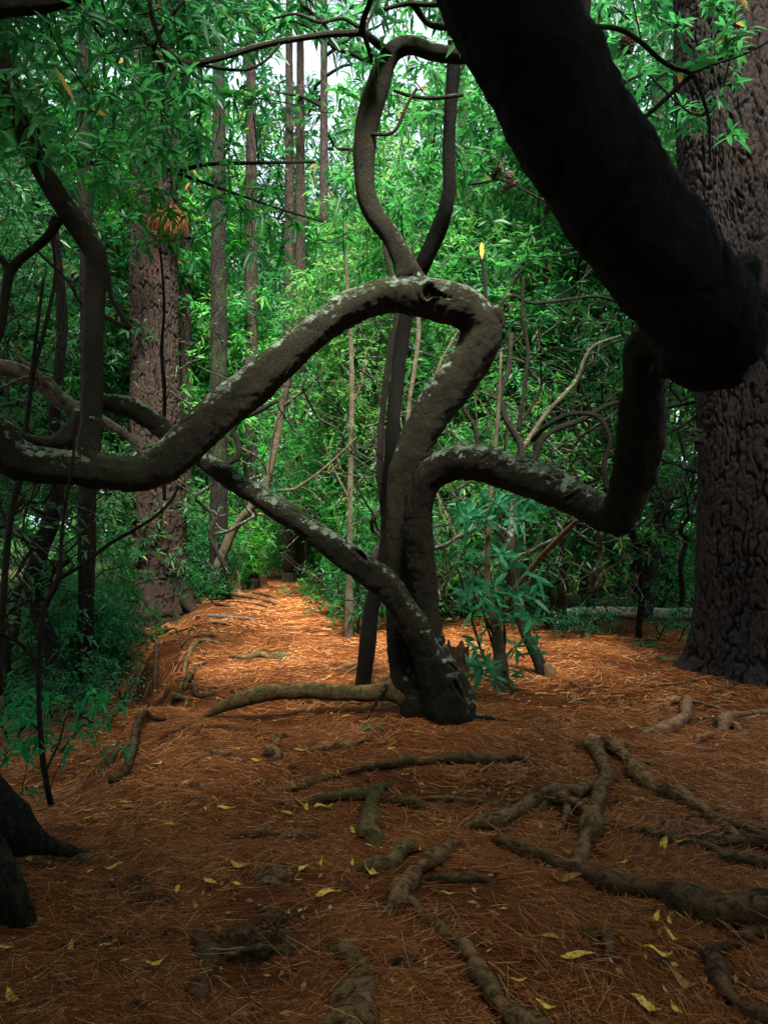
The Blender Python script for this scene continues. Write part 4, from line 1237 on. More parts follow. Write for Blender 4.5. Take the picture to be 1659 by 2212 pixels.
GR = 'exposed roots on the needle-covered ground'
roots = [
 ('long straight root lying across the middle just in front of the twisted tree', [[(1130, 1641, 16), (1100, 1640, 20), (1055, 1643, 17), (980, 1646, 20), (920, 1650, 21), (880, 1651, 20), (830, 1657, 18), (775, 1664, 17), (730, 1676, 15), (690, 1688, 15), (650, 1702, 16), (620, 1708, 8)], [(1020, 1645, 8), (1045, 1656, 6), (1062, 1664, 4)]], 'root_dark'),
 ('moss-spotted knotty root with a green tip, below the long straight root', [[(690, 1728, 22), (720, 1722, 30), (755, 1722, 30), (790, 1712, 28), (818, 1706, 26), (828, 1700, 16)], [(812, 1712, 26), (806, 1740, 28), (798, 1768, 32), (795, 1796, 34), (802, 1815, 26)], [(850, 1728, 20), (880, 1734, 22), (912, 1738, 18)]], 'root_moss'),
 ('low chain of root humps right of the mossy knotty root', [[(915, 1727, 8), (960, 1726, 12), (1000, 1731, 14), (1045, 1734, 12)], [(1075, 1736, 10), (1105, 1733, 14), (1128, 1735, 8)]], 'root'),
 ('short upright root curving up the slope left of the long forked right-hand root', [[(1260, 1615, 16), (1278, 1620, 22), (1292, 1640, 23), (1303, 1670, 25), (1303, 1700, 26), (1292, 1735, 27), (1280, 1762, 24)]], 'root'),
 ('long thick root running down right from near the middle, forking at the right edge', [[(1325, 1600, 14), (1340, 1612, 22), (1356, 1638, 24), (1368, 1658, 26), (1390, 1682, 28), (1430, 1708, 30), (1465, 1720, 30), (1500, 1742, 28), (1535, 1762, 22), (1580, 1778, 20), (1625, 1796, 22), (1670, 1815, 22)], [(1475, 1765, 14), (1510, 1760, 18), (1545, 1775, 20), (1590, 1805, 18), (1610, 1818, 14)], [(1375, 1648, 12), (1400, 1650, 14), (1415, 1655, 12)]], 'root'),
 ('arched forked root with three stubby legs right of the middle', [[(1022, 1782, 20), (1050, 1776, 26), (1085, 1768, 28), (1125, 1752, 32), (1165, 1738, 34, .01), (1205, 1727, 34, .03), (1240, 1738, 30, .03), (1262, 1760, 30, .03), (1268, 1790, 34, .02), (1258, 1820, 33), (1246, 1852, 28)], [(1225, 1745, 16, .03), (1222, 1770, 18, .02), (1205, 1790, 18), (1192, 1805, 12)], [(1262, 1705, 26), (1235, 1722, 30, .02), (1215, 1728, 30, .03)], [(1278, 1815, 12), (1300, 1835, 11), (1325, 1862, 7)]], 'root'),
 ('thin root running right from the arched forked root to the edge', [[(1295, 1780, 12), (1340, 1788, 16), (1380, 1796, 18), (1455, 1815, 20), (1500, 1820, 20), (1555, 1822, 22), (1610, 1826, 24), (1680, 1836, 26)], [(1500, 1824, 14), (1560, 1848, 22), (1620, 1862, 26), (1680, 1874, 26)]], 'root_dark'),
 ('thickest dark root sweeping from the middle down to the right edge', [[(1078, 1818, 16), (1100, 1826, 24), (1130, 1842, 28), (1165, 1856, 30), (1205, 1871, 33), (1250, 1888, 35), (1300, 1906, 38), (1350, 1915, 42), (1410, 1928, 46), (1480, 1946, 52), (1540, 1960, 56), (1600, 1976, 60), (1680, 2000, 70)]], 'root_dark'),
 ('broken-ended sloping root in the foreground centre', [[(980, 1822, 20), (960, 1838, 27), (938, 1856, 30), (912, 1882, 32), (893, 1903, 34), (872, 1925, 36), (856, 1945, 30)]], 'root'),
 ('thin root winding toward the camera from the broken-ended root', [[(880, 1945, 14), (895, 1960, 18), (920, 1982, 22), (948, 2004, 24), (975, 2024, 25), (1005, 2048, 28), (1025, 2072, 30), (1042, 2110, 34), (1060, 2145, 36), (1082, 2178, 40), (1120, 2205, 44), (1170, 2235, 48)]], 'root'),
 ('short root stub lying right of the broken-ended root', [[(950, 1896, 18), (985, 1898, 24), (1015, 1898, 27), (1040, 1900, 22)]], 'root_dark'),
 ('mossy lumpy root left of the broken-ended root', [[(775, 1880, 16), (805, 1870, 26), (835, 1857, 34), (865, 1842, 30), (890, 1834, 22)]], 'root_moss'),
 ('dark curved root loop in the lower right corner', [[(1640, 2012, 26), (1600, 2026, 28), (1570, 2042, 28), (1550, 2066, 30), (1543, 2095, 33), (1552, 2130, 36), (1585, 2165, 36), (1640, 2195, 38)]], 'root_dark'),
 ('smooth tan root bending down beside two thin rootlets, upper right', [[(1478, 1512, 18), (1484, 1530, 28), (1480, 1550, 33), (1462, 1566, 30), (1435, 1575, 22), (1395, 1584, 12)], [(1470, 1514, 8), (1430, 1525, 8), (1388, 1541, 6)], [(1485, 1514, 9), (1520, 1522, 8), (1555, 1532, 6)]], 'root_tan'),
 ('tan root with a knuckle at the right edge, beyond the two forked roots', [[(1690, 1540, 20), (1650, 1541, 16), (1610, 1543, 15), (1585, 1548, 20), (1574, 1562, 22), (1562, 1572, 16)], [(1580, 1566, 16), (1598, 1576, 10)]], 'root_tan'),
 ('small tan root hump below the knuckled root at right', [[(1538, 1588, 12), (1518, 1594, 15), (1500, 1602, 10)]], 'root_tan'),
 ('root ridge at the lip of the bank, ending in the eroded slope', [[(540, 1576, 11), (500, 1575, 13), (460, 1571, 13), (425, 1570, 11), (395, 1577, 10), (360, 1588, 8), (338, 1600, 6)], [(432, 1574, 7), (436, 1590, 8), (440, 1602, 6)]], 'root_dark'),
 ('low forked root left of the middle under the bank lip', [[(515, 1633, 10), (480, 1630, 13), (450, 1628, 15), (430, 1638, 15), (412, 1655, 12)], [(470, 1622, 8), (440, 1620, 8), (420, 1624, 6)]], 'root'),
 ('flat crooked root pointing at the leaning rootlet, left of centre', [[(660, 1626, 8), (700, 1618, 13), (730, 1610, 14), (755, 1600, 10)], [(745, 1614, 11), (775, 1604, 13), (800, 1594, 12)]], 'root'),
 ('knobby finger-like root pointing to the camera left of centre', [[(622, 1588, 8), (606, 1596, 15), (592, 1606, 18), (590, 1622, 22), (594, 1634, 18)]], 'root'),
 ('mossy grey root hanging over the eroded bank beside the path', [[(430, 1385, 7), (418, 1400, 9), (408, 1418, 9), (400, 1440, 10), (398, 1462, 9), (392, 1485, 7)], [(470, 1390, 6), (445, 1384, 8), (425, 1388, 8)]], 'root_moss'),
 ('dark root on the bank just right of the hanging mossy root', [[(440, 1432, 7), (424, 1440, 9), (410, 1458, 9), (402, 1478, 8), (398, 1498, 6)]], 'root_dark'),
 ('curved dark root at the bank lip left of the fat mossy root', [[(420, 1476, 6), (416, 1490, 9), (425, 1502, 10), (442, 1506, 10), (462, 1500, 8)]], 'root_dark'),
 ('thin root hanging straight down the washed-out bank under the brown pine', [[(345, 1398, 9), (342, 1415, 10), (338, 1435, 8), (335, 1455, 6)]], 'root_dark'),
 ('rootlet poking out of the dark slope left of the handle-like root', [[(262, 1532, 7), (248, 1540, 10), (240, 1552, 9), (236, 1566, 6)]], 'root_dark'),
 ('low root along the bank lip above the handle-like root', [[(372, 1520, 8), (385, 1505, 10), (402, 1512, 9), (398, 1530, 7)]], 'root_moss'),
 ('short crossing root high on the bank lip near the pale roots', [[(400, 1388, 6), (420, 1376, 8), (445, 1372, 8), (466, 1376, 6)]], 'root_dark'),
 ('mossy root clump lying across the path beyond the fat mossy root', [[(500, 1418, 7), (535, 1420, 10), (560, 1414, 13), (582, 1420, 10), (606, 1418, 14)]], 'root_moss'),
 ('pale root running right from the foot of the big brown pine', [[(430, 1332, 8), (465, 1333, 9), (500, 1334, 8), (540, 1338, 6)]], 'wood_grey'),
 ('shorter pale root just below the one running right from the big brown pine', [[(435, 1345, 8), (465, 1346, 8), (490, 1349, 6)]], 'wood_grey'),
 ('dark gnarled roots under the big brown pine where the bank is washed out', [[(300, 1362, 10), (325, 1372, 12), (350, 1366, 11), (372, 1358, 9)], [(330, 1376, 9), (338, 1392, 12), (342, 1410, 9)], [(300, 1350, 8), (292, 1368, 9), (306, 1380, 8)]], 'root_dark'),
 ('tangle of steps of roots across the path below the broken stumps', [[(490, 1284, 6), (530, 1290, 8), (570, 1297, 7), (600, 1306, 5)], [(520, 1278, 5), (560, 1282, 6), (590, 1290, 5)], [(500, 1300, 7), (545, 1304, 7), (580, 1312, 5)], [(470, 1306, 8), (500, 1310, 7), (540, 1316, 6), (575, 1322, 5)]], 'root_dark'),
 ('farthest thin root at the right side of the path', [[(640, 1276, 4), (675, 1272, 5), (705, 1268, 4)]], 'root'),
 ('second farthest thin root at the right side of the path', [[(670, 1290, 5), (700, 1284, 6), (735, 1288, 5)]], 'root'),
 ('thin root touching the foot of the straight pale sapling', [[(690, 1305, 6), (715, 1302, 7), (745, 1308, 5)]], 'root'),
 ('yellowish root spreading left from the foot of the dark slender tree', [[(705, 1447, 5), (735, 1444, 7), (765, 1436, 9), (778, 1430, 8)], [(742, 1462, 5), (757, 1450, 7), (775, 1440, 8)]], 'root_tan'),
 ('small curved root right of the tan stump', [[(1212, 1470, 6), (1232, 1474, 8), (1248, 1484, 7), (1262, 1497, 4)]], 'root'),
 ('pair of small flat roots on the open ground right of the twisted tree', [[(1233, 1512, 5), (1255, 1510, 7), (1275, 1513, 5)], [(1230, 1518, 4), (1250, 1519, 6), (1272, 1520, 4)]], 'root'),
 ('dark roots at the foot of the massive grey pine', [[(1395, 1486, 4), (1430, 1482, 6), (1465, 1478, 7), (1500, 1472, 8)], [(1540, 1498, 5), (1565, 1488, 7), (1590, 1478, 8)]], 'root_dark'),
 ('half-buried root in the dark right foreground under the thickest root', [[(1285, 2010, 16), (1308, 2018, 22), (1318, 2045, 22), (1310, 2075, 16)]], 'root_dark'),
 ('broad gnarled root hump at the bottom edge left of the winding root', [[(735, 2052, 30, -.01), (765, 2066, 46, -.02), (785, 2100, 52, -.03), (770, 2150, 60, -.035), (750, 2200, 66, -.04), (740, 2250, 60, -.04)]], 'root'),
 ('knotted upright root at the bottom left of the big root burl', [[(425, 2050, 34), (436, 2070, 46, -.02), (440, 2100, 38, -.01), (428, 2125, 44, -.02), (425, 2160, 40, -.02)]], 'root_dark'),
 ('low dark root crossing the lower left corner', [[(90, 2050, 10), (150, 2042, 16), (210, 2036, 14), (290, 2030, 8)]], 'root_dark'),
 ('stone-like root bumps in a row left of centre', [[(385, 1795, 8), (410, 1790, 14), (430, 1796, 10)], [(505, 1808, 12), (545, 1804, 20), (590, 1802, 14)], [(650, 1806, 20), (668, 1808, 14)]], 'root'),
]
for lab, st_, mt in roots:
    ground_root('root', lab, st_, mt, group=GR)
# bent root standing out of the bank
P0 = [(362, 1558, 9, 4.9), (338, 1556, 11, 4.85), (318, 1560, 15, 4.8), (305, 1578, 19, 4.75), (300, 1605, 20, 4.7), (294, 1635, 20, 4.65), (280, 1668, 20, 4.6), (262, 1686, 18, 4.5), (245, 1690, 14, 4.4)]
P = np.array([hit(a_, b_) + (0, -.05, .03 + .05 * (2 <= n_ <= 5)) for n_, (a_, b_, c_, e_) in enumerate(P0)])
R = np.array([c_ / 2 / FPX * q_[1] for (a_, b_, c_, e_), q_ in zip(P0, P)])
mb = MB().tube(P, R, seg=14, step=0.02, rough=0.18, nf=14, seed=33, lumps=0.15)
tag(mb.build('root', M['root_dark'], None, origin=P[3]), 'bent grey root standing out of the eroded bank like a handle', 'root', GR)

def lump(px_, py_, w_, h_, label, mat='root', bits=1, cat='root burl', name='root_burl'):
    c = hit(px_, py_ + h_ * 0.3)
    s = c[1] / FPX
    mb = MB()
    for b in range(bits):
        ox = (b - (bits - 1) / 2) * w_ * 0.42 * s
        th, ph = np.meshgrid(np.linspace(0, 2 * math.pi, 40, endpoint=False), np.linspace(0.02, math.pi * 0.72, 24))
        D = np.stack([np.cos(th) * np.sin(ph), np.sin(th) * np.sin(ph), np.cos(ph)], -1)
        r_ = 1 + 0.30 * fbm(D * 1.9 + px_ + b * 3, 4, 7) + 0.10 * fbm(D * 6 + px_, 4, 8)
        r_ = r_ - 0.10 * sstep(0.12, 0.0, np.abs(noise3(D * 2.6 + px_, 12)))
        ww = w_ / (1.0 if bits == 1 else bits * 0.62)
        V = D * r_[..., None] * np.array([ww / 2, ww / 2 * 0.8, h_ * 0.62]) * s * (1 if b % 2 == 0 else 0.85)
        V = V + c + np.array([ox, rng.normal(0, 0.01), -0.16 * h_ * s])
        n1, n0 = ph.shape
        i = np.arange(n1 - 1)[:, None] * n0
        j = np.arange(n0)[None, :]
        j2 = (j + 1) % n0
        mb.add(V.reshape(-1, 3), np.stack([i + j, i + n0 + j, i + n0 + j2, i + j2], -1).reshape(-1, 4))
    ROOTV.append(np.vstack(mb.V))
    return tag(mb.build(name, M[mat], None, origin=c), label, cat)

for a in [
 (560, 2030, 170, 66, 'biggest dark root burl, two-humped, in the lower left foreground', 'root_dark', 2),
 (583, 1991, 62, 30, 'small round burl just behind the biggest root burl', 'root_dark', 1),
 (335, 1935, 70, 46, 'mossy split burl in the left foreground', 'root_dark', 2),
 (292, 1903, 46, 24, 'rounded burl just left of the mossy split burl', 'root_dark', 1),
 (592, 1888, 92, 42, 'wide rippled brown root hump left of centre', 'root', 1),
 (585, 1842, 56, 22, 'brown root hump just behind the wide rippled one', 'root', 1),
 (362, 2018, 56, 34, 'dim burl left of the biggest root burl', 'root_dark', 1),
 (885, 2072, 78, 34, 'flat knobbly burl in front of the winding root', 'root_dark', 2),
 (618, 1736, 64, 24, 'flat burl behind the yellow leaf with a long stalk', 'root', 1),
 (566, 1582, 30, 11, 'small knob beyond the finger-like root', 'root', 1),
 (565, 1568, 22, 8, 'tiny flat knob in front of the fat mossy root', 'root', 1),
 (500, 1616, 44, 11, 'flat knob left of the finger-like root', 'root', 1),
 (475, 1667, 34, 9, 'small flat bump by the low forked root', 'root', 1),
 (293, 1797, 28, 14, 'small dark knob alone in the left foreground', 'root_dark', 1),
 (640, 1965, 60, 24, 'faint hump beneath the crumpled yellow leaf', 'root', 1),
 (1290, 2070, 60, 22, 'dim hump in the dark right foreground', 'root_dark', 1),
 (700, 1428, 28, 12, 'grey knob on the path left of the dark slender tree', 'root', 1),
 (640, 1422, 30, 10, 'flat knob on the path beyond the fat mossy root', 'root', 1),
 (553, 1447, 26, 12, 'dark round knob on the path above the fat mossy root', 'root_dark', 1),
 (190, 1850, 60, 26, 'mossy knob beside the spreading root of the black trunk foot', 'root_moss', 1)]:
    lump(*a)
lump(1284, 1588, 30, 13, 'pale stone lying alone on the open needles right of centre', 'stone', 1, 'stone', 'stone')
lump(1160, 1552, 34, 12, 'small earthy stone right of the twisted tree', 'root_tan', 1, 'stone', 'stone')

# stumps
def stump(px_, py_, w_, h_, label, mat='wood_grey', pieces=None, D=None):
    c = hit(px_, py_)
    s = c[1] / FPX
    mb = MB()
    th = np.linspace(0, 2 * math.pi, 36, endpoint=False)
    for (ox, ww, hh) in pieces or [(0, 1, 1)]:
        hs = np.array([-0.2, 0, 0.12, 0.3, 0.6, 0.85, 1.0])
        fl = 1 + 0.55 * np.exp(-np.clip(hs, 0, 1) / 0.15)
        rr = (w_ * ww / 2 * s) * fl[:, None] * (1 + 0.14 * np.sin(th * 5 + px_)[None, :] * (0.4 + np.exp(-np.clip(hs, 0, 1) * 5))[:, None] + 0.06 * np.sin(th * 11 + 2)[None, :])
        top = 1 + 0.28 * noise3(np.stack([np.cos(th) * 1.6 + px_, np.sin(th) * 1.6, th * 0], -1), 3) + 0.05 * np.sign(np.sin(th * 7))
        z = hs[:, None] * (h_ * hh * s) * np.where(hs[:, None] > 0.5, top[None, :], 1)
        V = np.stack([c[0] + ox * w_ * s + np.cos(th)[None, :] * rr, c[1] + np.sin(th)[None, :] * rr, c[2] + z], -1).reshape(-1, 3)
        V = np.vstack([V, [[c[0] + ox * w_ * s, c[1], c[2] + h_ * hh * s * 0.75]]])
        i = np.arange(6)[:, None] * 36
        j = np.arange(36)[None, :]
        j2 = (j + 1) % 36
        F = np.stack([i + j, i + j2, i + 36 + j2, i + 36 + j], -1).reshape(-1, 4)
        mb.add(V, F)
        jj = np.arange(36)
        mb.F.append(np.stack([6 * 36 + jj, 6 * 36 + (jj + 1) % 36, np.full(36, 7 * 36)], -1) + mb.n - len(V))
    return tag(mb.build('stump', M[mat], None, origin=c, smooth=False), label, 'stump')
stump(985, 1456, 40, 60, 'split weathered stump just behind the foot of the twisted tree', 'wood_old', [(-0.1, 0.95, 1), (0.5, 0.42, .98)])
stump(500, 1284, 36, 58, 'tall broken stump with a jagged top left of the far path', 'root_tan')
stump(565, 1268, 22, 22, 'low broken stump against the middle-sized pine', 'root_tan')
stump(130, 1440, 46, 120, 'hollow reddish stump in the gloom at far left', 'root_tan')

# bleached log beyond the clearing
P = np.array([at(1215, 1322, 10.9), at(1300, 1320, 10.9), at(1400, 1323, 10.8), at(1520, 1326, 10.7), at(1640, 1330, 10.6)])
mb = MB().tube(P, np.array([0.055, 0.075, 0.08, 0.085, 0.09]), seg=14, step=0.06, rough=0.1, nf=6)
tag(mb.build('fallen_log', M['wood_white'], None, origin=P[0]), 'bleached fallen log lying beyond the clearing at right', 'log')

# loose sticks
def stick(label, pts, mat='root_dark'):
    P, R = [], []
    for a_, b_, c_ in pts:
        h = hit(a_, b_)
        r_ = c_ / 2 / FPX * h[1]
        P.append(h + (0, 0, r_ + 0.006))
        R.append(r_)
    mb = MB().tube(np.array(P), np.array(R), seg=7, step=0.03, rough=0.1, nf=20)
    tag(mb.build('stick', M[mat], None, origin=P[0]), label, 'stick')
stick('dark curved stick at the bottom edge left of the knotted root', [(255, 2086, 8), (262, 2120, 9), (280, 2150, 9), (305, 2185, 10), (330, 2215, 10)], 'root_dark')
stick('grey thin twig left of the thickest dark root', [(1072, 1860, 3), (1095, 1878, 4), (1125, 1892, 4), (1158, 1892, 3)], 'wood_grey')
stick('pale short twig by the crumpled yellow leaf', [(268, 2004, 3), (300, 1985, 4), (335, 1972, 3)], 'wood_grey')
stick('thin pale twig on the dark bank below the leafy sapling', [(205, 1608, 3), (230, 1640, 3), (248, 1672, 3)], 'wood_grey')
stick('slim straight stick leaning off the big brown pine foot', [(300, 1398, 4), (370, 1372, 4), (442, 1350, 4)], 'root_dark')

# ------------------------------------------------------------------ fallen leaves, every one its own
def fallen_leaf(px_, py_, len_px, ang, curl, label):
    c = hit(px_, py_)
    L = rng.uniform(0.72, 1.15) * len_px / FPX * c[1]
    L = min(max(L, 0.035), 0.17)
    W = L * rng.uniform(0.26, 0.36)
    t = np.linspace(0, 1, 9)
    wprof = np.array([0.04, 0.45, 0.8, 0.98, 1, 0.92, 0.68, 0.34, 0.02]) * (1 + 0.12 * rng.normal(size=9))
    curl = curl * 1.5
    bend = curl * rng.uniform(0.4, 1.1)
    x = (t - 0.5) * L
    z = 0.022 + bend * L * (0.9 * (t - 0.5) ** 2 + 0.15 * np.sin(t * 6 + rng.random() * 6))
    yb = 0.1 * L * np.sin(t * 3 + rng.random() * 3)
    tw_ = curl * rng.uniform(-1.2, 1.2) * (t - 0.5)
    V = []
    for s in (-1, -0.5, 0, 0.5, 1):
        up = abs(s) * 0.28 * W * (0.4 + curl)
        V.append(np.stack([x, yb + s * wprof * W / 2 * np.cos(tw_), z + up + s * wprof * W / 2 * np.sin(tw_) + 0.04 * W * np.sin(t * 17 + s * 4)], -1))
    V = np.stack(V, 1).reshape(-1, 3)
    i = np.arange(8)[:, None] * 5
    j = np.arange(4)[None, :]
    F = np.stack([i + j, i + j + 1, i + 5 + j + 1, i + 5 + j], -1).reshape(-1, 4)
    mb = MB()
    mb.add(V, F)
    ca, sa = math.cos(ang), math.sin(ang)
    mb.V[0] = np.stack([mb.V[0][:, 0] * ca - mb.V[0][:, 1] * sa, mb.V[0][:, 0] * sa + mb.V[0][:, 1] * ca, mb.V[0][:, 2]], -1)
    o = mb.build('fallen_leaf', M['yellow'], None)
    o.location = tuple(c)
    # lie with the slope
    gx = (gzs(c[0] + .05, c[1]) - gzs(c[0] - .05, c[1])) / .1
    gy = (gzs(c[0], c[1] + .05) - gzs(c[0], c[1] - .05)) / .1
    o.rotation_euler = (math.atan(gy), -math.atan(gx), 0)
    return tag(o, label, 'leaf', 'yellow leaves fallen on the pine needles')

LV = [(66, 1870, 44, 2.3, .5, 'long bent yellow leaf, leftmost, below the black trunk foot'), (115, 1888, 34, .7, .3, 'small bright yellow leaf right of the long bent one at far left'),
 (195, 1894, 22, 1.4, .4, 'short yellow leaf with a stalk, left foreground'), (246, 1886, 42, .5, .5, 'torn yellow leaf left of the rounded burl'),
 (298, 1930, 26, 1.0, .5, 'narrow yellow leaf touching the mossy split burl'), (382, 1936, 34, 1.9, .6, 'brownish yellow leaf just right of the mossy split burl'),
 (442, 1758, 24, 2.2, .6, 'stubby bright leaf at the left end of the pale strip'), (488, 1757, 56, .1, .3, 'long pale yellow leaf lying flat, left of centre'),
 (425, 1732, 40, .2, .2, 'flat yellow leaf behind the stubby bright leaf'), (442, 1806, 34, 1.1, .6, 'upturned yellow-brown leaf left of the row of root bumps'),
 (270, 1743, 32, .2, .3, 'yellow leaf at the foot of the bank, second from the left'), (196, 1759, 24, .1, .2, 'small round yellow leaf under the bank'),
 (194, 1777, 22, .1, .2, 'tiny yellow leaf just below the small round one'), (140, 1766, 28, 3.0, .3, 'pale leaf below the black sapling'),
 (283, 1757, 40, .4, .4, 'thin curled leaf right of the small round leaf under the bank'), (370, 1794, 42, .3, .4, 'long thin leaf left of the small burl row'),
 (663, 1756, 30, 1.9, .6, 'crinkled yellow leaf, left of a pair under the mossy root'), (700, 1758, 42, .6, .8, 'big curled yellow leaf, right of a pair under the mossy root'),
 (668, 1779, 18, .2, .3, 'tiny leaf below the pair under the mossy root'), (618, 1768, 36, 2.9, .3, 'thin pale leaf left of the pair under the mossy root'),
 (764, 1806, 30, 2.1, .6, 'upturned pale yellow leaf left of the mossy green root tip'), (735, 1684, 28, 1.9, .6, 'bright yellow leaf leaning on the long straight root'),
 (650, 1630, 32, .1, .5, 'yellow leaf lying beyond the long straight root'), (515, 1626, 16, 2.3, .5, 'small bright leaf on the low forked root'),
 (452, 1649, 22, 2.4, .5, 'yellow leaf just below the low forked root'), (553, 1652, 34, 2.8, .3, 'slim brown-yellow leaf right of the low forked root'),
 (340, 1660, 26, 1.3, .6, 'bright leaf lodged on the eroded bank'), (328, 1668, 18, .2, .5, 'small leaf below the one lodged on the bank'),
 (670, 1542, 18, 1.2, .5, 'yellow leaf under the fat mossy root'), (716, 1549, 22, 2.4, .5, 'leaf in the hollow under the fat mossy root'), (748, 1553, 18, .1, .3, 'small pale leaf right of the hollow under the mossy root'),
 (655, 1890, 40, 1.3, .7, 'crumpled yellow leaf right of the wide rippled hump'), (691, 1882, 28, 1.5, .7, 'ragged yellow leaf right of the crumpled one'), (645, 1912, 22, .1, .3, 'small flat leaf below the crumpled yellow leaf'),
 (512, 1880, 56, 2.8, .3, 'long narrow leaf left of the wide rippled hump'), (455, 1918, 52, 2.6, .5, 'dull twisted leaf left of the biggest burl'), (511, 1922, 34, 2.9, .4, 'yellow-brown leaf above the biggest burl'),
 (430, 1982, 52, 2.7, .9, 'large curled yellow leaf above the knotted root'), (655, 1982, 34, 1.2, .5, 'narrow golden leaf right of the small round burl'), (708, 1950, 68, .6, .8, 'long golden leaf with a curled tip, foreground centre'),
 (625, 1984, 20, 1.9, .4, 'little leaf beside the small round burl'), (800, 1898, 60, 2.3, .5, 'long torn brown-yellow leaf left of the mossy lumpy root'), (760, 1878, 26, 1.7, .6, 'leaf on the left end of the mossy lumpy root'),
 (728, 2060, 46, 1.1, .4, 'bright slim leaf above the broad gnarled hump'), (332, 2094, 56, .6, .3, 'brightest yellow leaf in the lower left'), (210, 2130, 56, 2.0, .7, 'broad yellow leaf, lower left corner'),
 (156, 2060, 44, 2.1, .3, 'flat leaf above the broad yellow leaf'), (232, 2058, 48, 1.0, .5, 'faded leaf right of the flat leaf'), (58, 2145, 32, .1, .4, 'dim leaf left of the broad yellow leaf'),
 (30, 2170, 60, 2.5, .5, 'large brown leaf in the bottom left corner'), (270, 2090, 24, .8, .3, 'dull leaf just left of the brightest one'), (12, 2062, 40, .4, .2, 'leaf cut by the left edge'), (135, 2205, 36, 1.4, .4, 'yellow tip of a leaf at the bottom left'),
 (905, 1847, 26, 1.6, .5, 'yellow leaf left of the broken-ended sloping root'), (850, 1627, 30, .3, .4, 'golden leaf in front of the twisted tree foot'), (1167, 1797, 24, 1.8, .6, 'yellow leaf under the arched forked root'),
 (1222, 1918, 66, .1, .6, 'long yellow leaf below the thickest dark root'), (1200, 1912, 34, 1.9, .7, 'upturned leaf beside the long yellow leaf'), (968, 1943, 34, 3.0, .3, 'pale yellow leaf right of the winding root top'),
 (1437, 1840, 44, 1.1, .9, 'curled yellow leaf between the two right-hand roots'), (1470, 1832, 34, 2.7, .7, 'thin bent leaf right of the curled one'), (1636, 1925, 30, 2.0, .5, 'spotted yellow leaf at the right edge'),
 (1418, 2002, 40, 1.0, .6, 'dark yellow leaf under the thickest root, left of two'), (1446, 2005, 40, 1.6, .6, 'dark yellow leaf under the thickest root, right of two'), (1422, 2078, 66, 2.9, .6, 'long dim leaf in the dark right foreground'),
 (1450, 2040, 44, 2.3, .7, 'yellow-brown leaf above the long dim leaf'), (1192, 2042, 50, 2.9, .4, 'ragged leaf right of the winding root'), (1250, 2084, 74, .1, .3, 'wide flat leaf in the lower right foreground'),
 (1120, 2132, 50, .1, .4, 'golden leaf right of the winding root, near the bottom'), (1180, 2188, 54, 2.7, .4, 'leaf near the bottom edge right of centre'), (1470, 2140, 66, 2.3, .5, 'long twisted leaf left of the dark root loop'), (1395, 2190, 70, 2.6, .4, 'dim leaf at the bottom edge, left of two'), (1462, 2195, 50, 1.9, .4, 'dim leaf at the bottom edge, right of two'),
 (845, 2041, 32, .2, .3, 'pale leaf above the flat knobbly burl'), (888, 2154, 20, .9, .3, 'small golden leaf left of the winding root'), (1245, 1690, 16, .1, .5, 'pale crumpled leaf left of the upright root'), (1262, 1648, 14, .3, .4, 'tan leaf touching the short upright root'),
 (1440, 1690, 14, 1.2, .6, 'bright speck of a leaf on the long thick root'), (1428, 1721, 34, 2.2, .4, 'narrow leaf just below the long thick root'), (1452, 1768, 26, 2.0, .6, 'yellow leaf right of the thin root'), (1163, 1606, 26, .1, .3, 'flat tan leaf right of the twisted tree foot'),
 (1360, 1578, 24, 2.7, .3, 'pale leaf left of the smooth tan root'), (1448, 1586, 10, 1.2, .4, 'small bright leaf under the smooth tan root'), (1345, 1876, 24, .3, .4, 'greenish leaf above the thickest root'), (1540, 1740, 22, .3, .5, 'tan leaf above the fork of the long thick root')]
for a in LV:
    fallen_leaf(*a)

# pale leaf scraps scattered as litter, and the needles themselves
def strips(P, ang, L, W, v, lift, bendamp, mbx, bed=0.0):
    n = len(P)
    t = np.array([-0.5, 0, 0.5])
    bx = rng.normal(0, bendamp, n)
    lf = rng.uniform(0.0, 1.0, n) * lift
    tilt = rng.normal(0, 0.16, n)
    dx, dy = np.cos(ang), np.sin(ang)
    pts = []
    for k_, tt in enumerate(t):
        off = bx * (1 - (2 * tt) ** 2)
        x = P[:, 0] + dx * L * tt - dy * L * off
        y = P[:, 1] + dy * L * tt + dx * L * off
        z = lf + tilt * L * tt + 0.003
        pts.append((x, y, z))
    out = []
    for x, y, z in pts:
        g = gz(x, y) + sstep(16, 7, y) * (0.010 * fbm(np.stack([x, y, x * 0], -1) * 6, 3, 11) + 0.006 * fbm(np.stack([x, y, x * 0], -1) * 22, 2, 14))
        zz = np.maximum(g + np.maximum(z, 0.0015), (z + gz(P[:, 0], P[:, 1]) + bed) * (bed > 0) - 9.0 * (bed <= 0))
        for s in (-1, 1):
            out.append(np.stack([x - dy * W * s / 2, y + dx * W * s / 2, zz + s * W * 0.25], -1))
    V = np.stack(out, 1).reshape(-1, 3)
    F = (np.arange(n)[:, None, None] * 6 + np.array([(0, 1, 3, 2), (2, 3, 5, 4)])[None]).reshape(-1, 4)
    mbx.add(V, F, np.repeat(v, 6))

